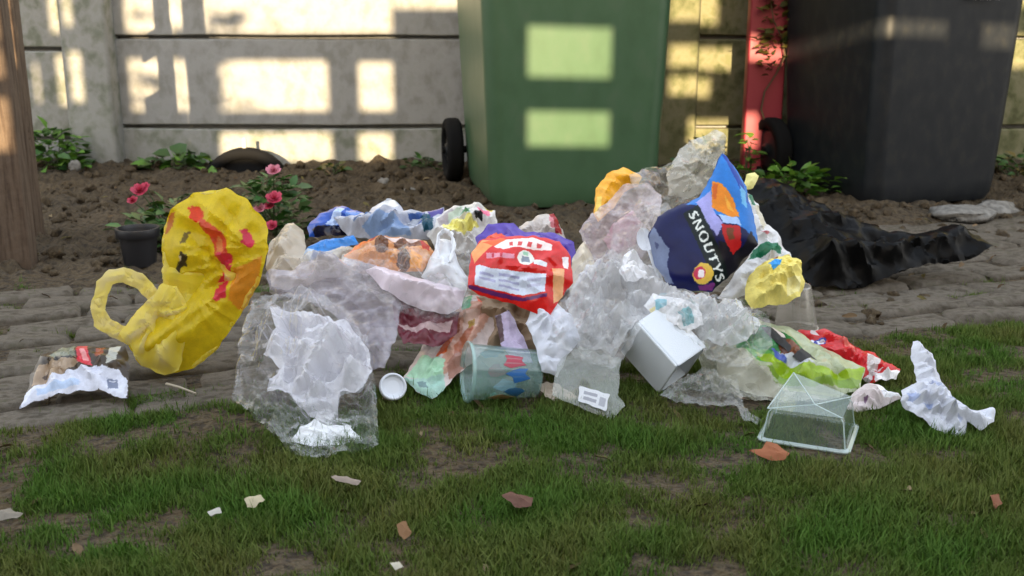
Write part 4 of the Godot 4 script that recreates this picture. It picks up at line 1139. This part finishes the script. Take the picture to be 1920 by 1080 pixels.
	soft("knotted_bag","small white knotted bag with faint blue print lying apart on the grass","bag","",Vector3(0.563,0.037,-1.309),52,0,Color8(214,217,228),[-19,95,-8,97,1,75,6,37,16,8,33,-10,64,-9,59,-28,38,-41,22,-30,19,-44,4,-54,-17,-41,-39,-20,-55,4,-49,22,-26,33,-28,71],{"puff":0.026,"slack":0.12,"crumple":0.01,"wave":0.035,"back":Color8(214,217,228),"glow":0.25,"step":0.0055,"rough":0.35,"prints":[[Color8(168,180,214),-46,12,-34,14,-34,2,-45,-1],[Color8(180,188,214),-13,29,0,27,-1,8,-11,12],[Color8(170,184,216),-31,-6,-18,-7,-23,-16],[Color8(186,192,214),-1,-4,9,-9,2,-20],[Color8(180,188,214),8,-24,15,-28,10,-36]]})
	soft("paper_wrap","pinkish white paper wrap twisted between the red wrapper and the knotted bag","paper","",Vector3(0.499,0.017,-1.383),62,0,Color8(206,194,194),[-43,-22,-29,7,1,29,20,15,38,1,29,-7,-2,-22,-29,-28],{"puff":0.014,"slack":0.1,"crumple":0.009,"wave":0.03,"back":Color8(200,190,190),"rough":0.6,"prints":[[Color8(240,240,244),5,19,20,15,37,1,9,-7],[Color8(60,50,80),-26,3,-20,3,-22,-5],[Color8(120,90,120),-20,-11,-14,-9,-18,-18]]})
	soft("bin_liner","glossy black bin liner lying empty on the path beside the heap","bin liner","",Vector3(0.659,0.063,-2.109),55,0,Color8(5,5,6),[-158,194,-118,215,-65,189,-16,148,52,93,121,57,174,49,271,75,299,44,318,9,253,-23,175,-32,103,-66,11,-102,-72,-97,-106,-50,-136,30,-163,106],{"sharp":20,"puff":0.05,"slack":0.12,"crumple":0.016,"wave":0.085,"step":0.01,"fine":1.6,"back":Color8(5,5,6),"rough":0.36,"shine":0.24})
	soft("cream_film","cream translucent film crushed below the light blue wrapper","film","",Vector3(-0.261,0.164,-1.567),52,0,Color8(214,206,194),[-70,2,-46,16,1,30,43,18,70,-7,54,-27,7,-29,-57,-27],{"fine":1.6,"sharp":18,"puff":0.02,"crumple":0.018,"wave":0.045,"alpha":0.42,"rough":0.12})
	soft("beige_wrapper","beige wrapper squeezed between the red packet and the crumpled film","wrapper","",Vector3(0.108,0.150,-1.559),45,0,Color8(206,196,176),[-23,-26,-17,30,3,57,16,30,22,-7,0,-50,-17,-55],{"puff":0.014,"crumple":0.01,"wave":0.04,"back":Color8(200,190,175),"rough":0.4})
	soft("clear_scrap","grey clear film scrap stuffed between the white shopping bag and the red packet","film","",Vector3(-0.072,0.150,-1.559),45,0,Color8(196,194,190),[-21,31,7,45,20,12,13,-30,-2,-44,-16,-16],{"puff":0.012,"crumple":0.012,"wave":0.035,"alpha":0.25,"rough":0.12})
	soft("white_napkin","small white napkin corner standing out of the crumpled film","napkin","",Vector3(0.176,0.173,-1.512),40,0,Color8(240,240,244),[-21,-12,-12,16,1,26,13,7,20,-12,7,-24,-10,-26],{"puff":0.006,"crumple":0.01,"wave":0.03,"back":Color8(236,236,240),"rough":0.8})
	soft("white_film","whitish film bunched between the foam box and the yellow napkin","film","",Vector3(0.306,0.103,-1.456),50,0,Color8(232,234,236),[-52,-2,-22,35,18,44,32,15,52,0,23,-32,-14,-43,-35,-32],{"step":0.0055,"sharp":18,"puff":0.02,"crumple":0.022,"wave":0.04,"fine":2,"alpha":0.48,"rough":0.1})
	soft("paper_bag","light brown paper bag squashed underneath the red packet","bag","",Vector3(0.016,0.088,-1.534),50,0,Color8(158,134,108),[-97,54,-32,94,66,74,97,24,70,-52,23,-88,-47,-88,-87,-43],{"puff":0.03,"crumple":0.014,"wave":0.05,"back":Color8(150,128,104),"step":0.008,"rough":0.7})
	soft("cream_scrap","small cream packet corner caught between the heap and the bin liner","scrap","",Vector3(0.388,0.264,-1.720),35,0,Color8(226,218,140),[-12,-5,-6,12,8,17,15,10,3,-11,-8,-15],{"puff":0.006,"slack":0.05,"crumple":0.004,"wave":0.03,"back":Color8(220,215,150),"rough":0.4})
	soft("dry_leaf","large curled orange brown dry leaf on the grass beside the clear punnet","leaf","",Vector3(0.307,0.022,-1.186),60,0,Color8(140,80,44),[-24,0,-8,4,0,15,12,11,24,-4,16,-14,-2,-13],{"puff":0.002,"slack":0.03,"crumple":0.004,"wave":0.03,"step":0.004,"back":Color8(140,80,44),"rough":0.7})
	soft("dry_leaf","reddish brown dry leaf lying flat in the lawn","leaf","",Vector3(0.006,0.020,-1.060),78,0,Color8(88,54,38),[-17,6,-7,13,6,6,17,2,15,-13,-3,-13],{"puff":0.002,"slack":0.03,"crumple":0.004,"wave":0.03,"step":0.004,"back":Color8(88,54,38),"rough":0.7})
	soft("dry_leaf","small yellowish dry leaf standing up in the lawn","leaf","",Vector3(-0.110,0.020,-0.986),78,0,Color8(108,74,38),[-9,10,0,16,8,-3,2,-15,-4,-7],{"puff":0.002,"slack":0.03,"crumple":0.004,"wave":0.03,"step":0.004,"back":Color8(108,74,38),"rough":0.7})
	soft("dry_leaf","tiny orange dry leaf at the lawn edge below the knotted bag","leaf","",Vector3(0.522,0.020,-1.055),78,0,Color8(112,62,32),[-3,9,8,14,5,-4,-7,-14],{"puff":0.002,"slack":0.03,"crumple":0.004,"wave":0.03,"step":0.004,"back":Color8(112,62,32),"rough":0.7})
	soft("paper_bit","cream coloured torn paper bit in the bare lawn patch","paper","",Vector3(-0.278,0.020,-1.056),78,0,Color8(168,158,130),[-12,3,5,10,11,1,3,-10,-6,-10],{"puff":0.002,"slack":0.03,"crumple":0.004,"wave":0.03,"step":0.004,"back":Color8(168,158,130),"rough":0.7})
	soft("paper_bit","small grey white paper bit next to the cream paper bit","paper","",Vector3(-0.312,0.020,-1.025),78,0,Color8(168,164,156),[-8,1,3,8,7,0,-2,-7],{"puff":0.002,"slack":0.03,"crumple":0.004,"wave":0.03,"step":0.004,"back":Color8(168,164,156),"rough":0.7})
	soft("paper_bit","tiny white paper bit at the front of the lawn","paper","",Vector3(-0.110,0.020,-0.917),78,0,Color8(172,166,150),[-7,3,2,6,7,-1,0,-6],{"puff":0.002,"slack":0.03,"crumple":0.004,"wave":0.03,"step":0.004,"back":Color8(172,166,150),"rough":0.7})
	soft("paper_bit","thin pale paper strip below the large clear bag","paper","",Vector3(-0.187,0.020,-1.107),78,0,Color8(132,118,106),[-18,8,0,7,17,-1,14,-8,-11,-2],{"puff":0.002,"slack":0.03,"crumple":0.004,"wave":0.03,"step":0.004,"back":Color8(132,118,106),"rough":0.7})
	soft("paper_bit","dull grey paper bit by the edge of the paved path","paper","",Vector3(-0.527,0.020,-1.022),78,0,Color8(118,110,98),[-16,3,-2,9,14,2,11,-7,-5,-9],{"puff":0.002,"slack":0.03,"crumple":0.004,"wave":0.03,"step":0.004,"back":Color8(118,110,98),"rough":0.7})
	# loop handle of the yellow bag, a part of it
	for c in get_children():
		if c.name == "carrier_bag":
			for piece in ["handle", "bag_fold"]:
				var loop: Node3D = get_node(piece)
				var place: Transform3D = c.transform.affine_inverse() * loop.transform
				remove_child(loop)
				c.add_child(loop)
				loop.transform = place
		if c.name == "white_bag":
			var look2: StandardMaterial3D = matte(Color8(228, 231, 236), .35)
			look2.cull_mode = BaseMaterial3D.CULL_DISABLED
			var pth2 := []
			for p in [[6,0,10],[13,28,14],[7,49,16],[-6,52,16],[-12,35,14],[-9,9,10]
			]: pth2.append(Vector3(p[0], p[1], p[2]) * .001)
			ribbon(smooth(pth2, 5), .009, Vector3(0, 0, 1), look2, "handle", c)

func smooth(p: Array, per: int) -> Array:
	var c := Curve3D.new()
	for k in p.size():
		var a: Vector3 = p[maxi(k - 1, 0)]
		var b: Vector3 = p[mini(k + 1, p.size() - 1)]
		c.add_point(p[k], (a - b) / 6.0, (b - a) / 6.0)
	var out := []
	for k in (p.size() - 1) * per + 1: out.append(c.samplef(float(k) / per))
	return out

# ------------------------------------------------------------------ rigid litter
func clear_look(c: Color, alpha: float, rough := .1) -> StandardMaterial3D:
	var m := StandardMaterial3D.new()
	m.transparency = BaseMaterial3D.TRANSPARENCY_ALPHA
	m.albedo_color = Color(c.r, c.g, c.b, alpha)
	m.roughness = rough
	m.cull_mode = BaseMaterial3D.CULL_DISABLED
	return m

func rigid_litter() -> void:
	foam_box()
	# printed see-through tub lying on its side
	var t := thing("plastic_tub", "clear plastic tub with blue print lying on its side in the grass", "tub", Vector3(-.015, .040, -1.42), Basis(Vector3.UP, deg_to_rad(14)) * Basis(Vector3.BACK, deg_to_rad(84)))
	var wall := clear_look(Color(.62, .78, .76), .16)
	part("body", shell([[.030, -.052], [.034, -.050], [.040, .046], [.0392, .046], [.0334, -.048], [.030, -.050]], 36), wall, t)
	part("base", lathe([[.031, -.052], [.031, -.0505], [.0, -.0505]], 36), wall, t)
	part("rim", shell([[.0395, .045], [.043, .046], [.0435, .050], [.040, .051], [.0395, .045]], 36), clear_look(Color(.7, .86, .84), .35), t)
	var sleeve := Shape.new()
	var im := Image.create(256, 96, false, Image.FORMAT_RGBA8)
	im.fill(Color(0, 0, 0, 0))
	var r := RandomNumberGenerator.new()
	r.seed = 12
	for k in 9:
		var c: Color = [Color8(60, 122, 180), Color8(47, 102, 166), Color8(168, 50, 72), Color8(134, 180, 208), Color8(90, 176, 156), Color8(216, 168, 120)][k % 6]
		c.a = .85
		var q := PackedVector2Array()
		var mid := Vector2(20 + k * 26 + r.randf_range(-6, 6), r.randf_range(30, 66))
		for i in 9:
			var a := TAU * i / 9
			q.append(mid + Vector2(cos(a) * r.randf_range(8, 15), sin(a) * r.randf_range(10, 30)))
		fill_polygon(im, q, c)
	for i in 25:
		for k in 2:
			var a := -TAU * i / 24
			var y := lerpf(-.038, .030, k)
			var rad := lerpf(.0350, .0392, k)
			sleeve.add(Vector3(cos(a) * rad, y, sin(a) * rad))
			sleeve.uv.append(Vector2(i / 24.0, 1.0 - k))
	for i in 24: sleeve.quad(i * 2, i * 2 + 1, i * 2 + 3, i * 2 + 2)
	var ink := StandardMaterial3D.new()
	ink.albedo_texture = ImageTexture.create_from_image(im)
	ink.transparency = BaseMaterial3D.TRANSPARENCY_ALPHA_SCISSOR
	ink.alpha_scissor_threshold = .5
	ink.roughness = .35
	ink.cull_mode = BaseMaterial3D.CULL_DISABLED
	part("print", sleeve.done(), ink, t)
	# white ring lid
	t = thing("ring_lid", "white plastic ring lid lying against the clear bag", "lid", Vector3(-.165, .028, -1.395), yaw(18) * Basis(Vector3.RIGHT, deg_to_rad(62)))
	var white := matte(Color8(226, 230, 238), .3)
	part("ring", shell([[.0165, -.004], [.0185, -.005], [.0195, .0], [.0185, .004], [.0155, .0035], [.0150, -.001], [.0165, -.004]], 32), white, t)
	part("web", lathe([[.0155, -.002], [.0155, -.0005], [.006, -.003], [.0, -.003]], 32), white, t)
	# clear tumbler
	t = thing("clear_tumbler", "empty clear plastic tumbler standing upside down on the path", "cup", Vector3(.485, .006, -1.745), Basis(Vector3.BACK, .08))
	part("wall", shell([[.036, .0], [.0362, .002], [.027, .074], [.025, .077], [.0242, .076], [.0262, .073], [.0352, .002], [.036, .0]], 36), clear_look(Color(.8, .78, .74), .12), t)
	part("base", lathe([[.0255, .0745], [.0255, .0765], [.0, .0765]], 36), clear_look(Color(.8, .78, .74), .14), t)
	part("rim", shell([[.0355, -.001], [.038, .0], [.038, .003], [.0355, .003], [.0355, -.001]], 36), clear_look(Color(.85, .83, .8), .35), t)
	# white spoon
	t = thing("plastic_spoon", "white plastic spoon with its bowl sticking up beside the chip packet", "spoon", Vector3(.197, .205, -1.545), Basis(Vector3.BACK, .35) * Basis(Vector3.RIGHT, -.5))
	var bowl := Shape.new()
	for i in 9:
		for k in 9:
			var u := i / 8.0 * 2.0 - 1.0
			var a := k / 8.0 * 2.0 - 1.0
			var w := sqrt(maxf(0.0, 1.0 - u * u)) * (.0125 - .002 * u)
			bowl.add(Vector3(a * w, u * .019, -.007 * (1.0 - u * u) * (1.0 - a * a)))
	for i in 8:
		for k in 8: bowl.quad(i * 9 + k, (i + 1) * 9 + k, (i + 1) * 9 + k + 1, i * 9 + k + 1)
	white.cull_mode = BaseMaterial3D.CULL_DISABLED
	part("bowl", bowl.done(), white, t)
	part("handle", tube([Vector3(0, -.018, 0), Vector3(0, -.05, -.006), Vector3(0, -.09, -.008)], .003, .004, 6), white, t)
	punnet()

func foam_box() -> void:
	# open clamshell box resting on a corner; the axes follow its three edges from the near corner
	var e := Basis(Vector3(-.621, .614, -.488), Vector3(.760, .319, -.566), Vector3(-.191, -.722, -.665)).orthonormalized()
	var size := Vector3(.0845, .0620, .0812)
	var t := thing("foam_box", "small white polystyrene takeaway box tipped onto its corner with an open end", "box", Vector3(.225, .059, -1.386), e)
	var foam := matte(Color8(230, 236, 243), .65)
	foam.heightmap_enabled = true
	foam.heightmap_texture = noise_grey(0.09, 15, 2, FastNoiseLite.TYPE_CELLULAR)
	foam.heightmap_scale = .03
	foam.uv1_triplanar = true
	foam.uv1_scale = Vector3(12, 12, 12)
	var th := .005
	# walls: the y = 0 face (a x c), the z = 0 face (a x b), the far y face, the far z face; the x = 0 end is open with a flap
	part("side", box_mesh(Vector3(size.x, th, size.z), .002), foam, t, Transform3D(Basis(), Vector3(size.x / 2, th / 2, size.z / 2)))
	part("lid", box_mesh(Vector3(size.x, size.y - th, th), .002), foam, t, Transform3D(Basis(), Vector3(size.x / 2, size.y / 2 + th / 2, th / 2)))
	part("side", box_mesh(Vector3(size.x, th, size.z - th), .002), foam, t, Transform3D(Basis(), Vector3(size.x / 2, size.y - th / 2, size.z / 2 + th / 2)))
	part("bottom", box_mesh(Vector3(size.x, size.y - th * 2, th), .002), foam, t, Transform3D(Basis(), Vector3(size.x / 2, size.y / 2, size.z - th / 2)))
	part("end", box_mesh(Vector3(th, size.y - th * 2, size.z - th * 2), .002), foam, t, Transform3D(Basis(), Vector3(size.x - th / 2, size.y / 2, size.z / 2)))
	part("flap", box_mesh(Vector3(th * .7, size.y - th * 2.2, size.z - th * 2.2), .0015), foam, t, Transform3D(Basis(Vector3.UP, .35), Vector3(.018, size.y / 2, size.z / 2)))

func punnet() -> void:
	# turned upside down: rim on the grass, base on top, a loose film lid pulled up to a peak
	var t := thing("clear_punnet", "clear plastic punnet turned upside down on the grass with a peaked film corner", "punnet", Vector3(.380, .006, -1.275), yaw(-24))
	var look := clear_look(Color(.74, .84, .82), .10, .08)
	var edge := clear_look(Color(.86, .93, .92), .38, .15)
	var rings := []
	for s in [[.104, .094, .003], [.094, .084, .038], [.088, .078, .042]]: rings.append(rounded_ring(s[0], s[1], .009, s[2]))
	part("wall", loft(rings, false, true), look, t)
	rings = []
	for s in [[.104, .094, .003], [.114, .104, .002], [.114, .104, .005], [.105, .095, .006]]: rings.append(rounded_ring(s[0], s[1], .010, s[2]))
	part("rim", loft(rings, false, false), edge, t)
	for c in [[1, 1], [1, -1], [-1, 1], [-1, -1]]:
		part("corner", tube([Vector3(c[0] * .0505, .004, c[1] * .0455), Vector3(c[0] * .0455, .038, c[1] * .0405), Vector3(c[0] * .042, .042, c[1] * .037)], .0011, .0009, 5), edge, t)
	var v := [Vector3(-.047, .043, .041), Vector3(.044, .044, .040), Vector3(.045, .045, -.040), Vector3(-.046, .045, -.041), Vector3(-.026, .076, -.014), Vector3(.008, .050, .022)]
	var s := Shape.new()
	for p in v: s.add(p)
	for f in [[0, 5, 1], [0, 4, 5], [1, 5, 2], [5, 4, 2], [2, 4, 3], [3, 4, 0]]: s.tri(f[0], f[1], f[2])
	part("film", s.done(true), clear_look(Color(.8, .88, .87), .16, .15), t)
	for pair in [[0, 5], [5, 1], [4, 5], [4, 0], [5, 2]]:
		part("crease", tube([v[pair[0]], v[pair[1]]], .0008, .0008, 5), edge, t)

# ------------------------------------------------------------------ grass
func tuft(seed_value: int, blades: int) -> ArrayMesh:
	var r := RandomNumberGenerator.new()
	r.seed = seed_value
	var s := Shape.new()
	for k in blades:
		var a := r.randf() * TAU
		var root := Vector3(cos(a), 0, sin(a)) * r.randf() * .016
		var b := r.randf() * TAU
		var out := Vector3(cos(b), 0, sin(b))
		var side := Vector3(-sin(b), 0, cos(b))
		var h := r.randf_range(.005, .013) * (1.0 + pow(r.randf(), 8.0) * 1.2)
		var bend := h * r.randf_range(.1, .8)
		var w := r.randf_range(.0004, .0008)
		var c := Color.WHITE.lerp(Color(1.5, 1.2, .7), r.randf() * r.randf()) * r.randf_range(.65, 1.3)
		if r.randf() < .10: c = Color(2.8, 1.9, 2.2)
		var p0 := root
		var p1 := root + Vector3.UP * h * .6 + out * bend * .3
		var p2 := root + Vector3.UP * h + out * bend
		var i0 := s.add(p0 - side * w, c)
		s.add(p0 + side * w, c)
		s.add(p1 - side * w * .85, c)
		s.add(p1 + side * w * .85, c)
		s.add(p2, c)
		s.quad(i0, i0 + 1, i0 + 3, i0 + 2)
		s.tri(i0 + 2, i0 + 3, i0 + 4)
	return s.done(false, true)

func lawn_grass() -> void:
	var root := Node3D.new()
	root.name = "grass"
	add_child(root)
	tag(root, "short patchy green lawn grass with bare soil between", "grass", "", "stuff")
	var look := StandardMaterial3D.new()
	look.vertex_color_use_as_albedo = true
	look.albedo_color = lin(1, 1, 1)
	look.roughness = .85
	look.metallic_specular = .2
	look.cull_mode = BaseMaterial3D.CULL_DISABLED
	look.backlight_enabled = true
	look.backlight = Color(.4, .55, .25)
	var r := RandomNumberGenerator.new()
	r.seed = 404
	for v in 4:
		var where := []
		var tint := PackedColorArray()
		var tries := 0
		while where.size() < 22000 and tries < 220000:
			tries += 1
			var z := -.45 - r.randf() * 1.75
			var x := r.randf_range(-1.1, 1.3)
			var p := path_depth(x, z)
			var d := noise.get_noise_2d(x * 2.6 + 3, z * 3.4 + 8) * .9 + noise.get_noise_2d(x * 9.0, z * 9.0 + 4) * .75 + .20 + (.45 if r.randf() < .16 else 0.0)
			if p > -.03: d -= .62 + p * .25 - (.5 if absf(fposmod(p + .045, .0965) - .0965 * .5) > .042 else 0.0)
			if p > -.16: d -= clampf((p + .16) * 1.8, 0.0, .4)
			if d < r.randf_range(-.15, .45): continue
			var sc := r.randf_range(.65, 1.25) * clampf(.75 + d * .4, .5, 1.25)
			where.append(Transform3D(Basis(Vector3.UP, r.randf() * TAU).scaled(Vector3(sc, sc * r.randf_range(.8, 1.15), sc)), Vector3(x, ground_y(x, z) - .002, z)))
			var k := clampf(.5 + noise.get_noise_2d(x * 4.0 + 60, z * 4.0) * .9, 0.0, 1.0)
			tint.append(Color(.135, .150, .045).lerp(Color(.080, .155, .030), k) * r.randf_range(.8, 1.2))
		var mm := MultiMesh.new()
		mm.transform_format = MultiMesh.TRANSFORM_3D
		mm.use_colors = true
		mm.mesh = tuft(600 + v, 12)
		mm.instance_count = where.size()
		for k in where.size():
			mm.set_instance_transform(k, where[k])
			mm.set_instance_color(k, tint[k])
		var o := MultiMeshInstance3D.new()
		o.name = "blades"
		o.multimesh = mm
		o.material_override = look
		root.add_child(o, true)
		o.set_meta("kind", "stuff")
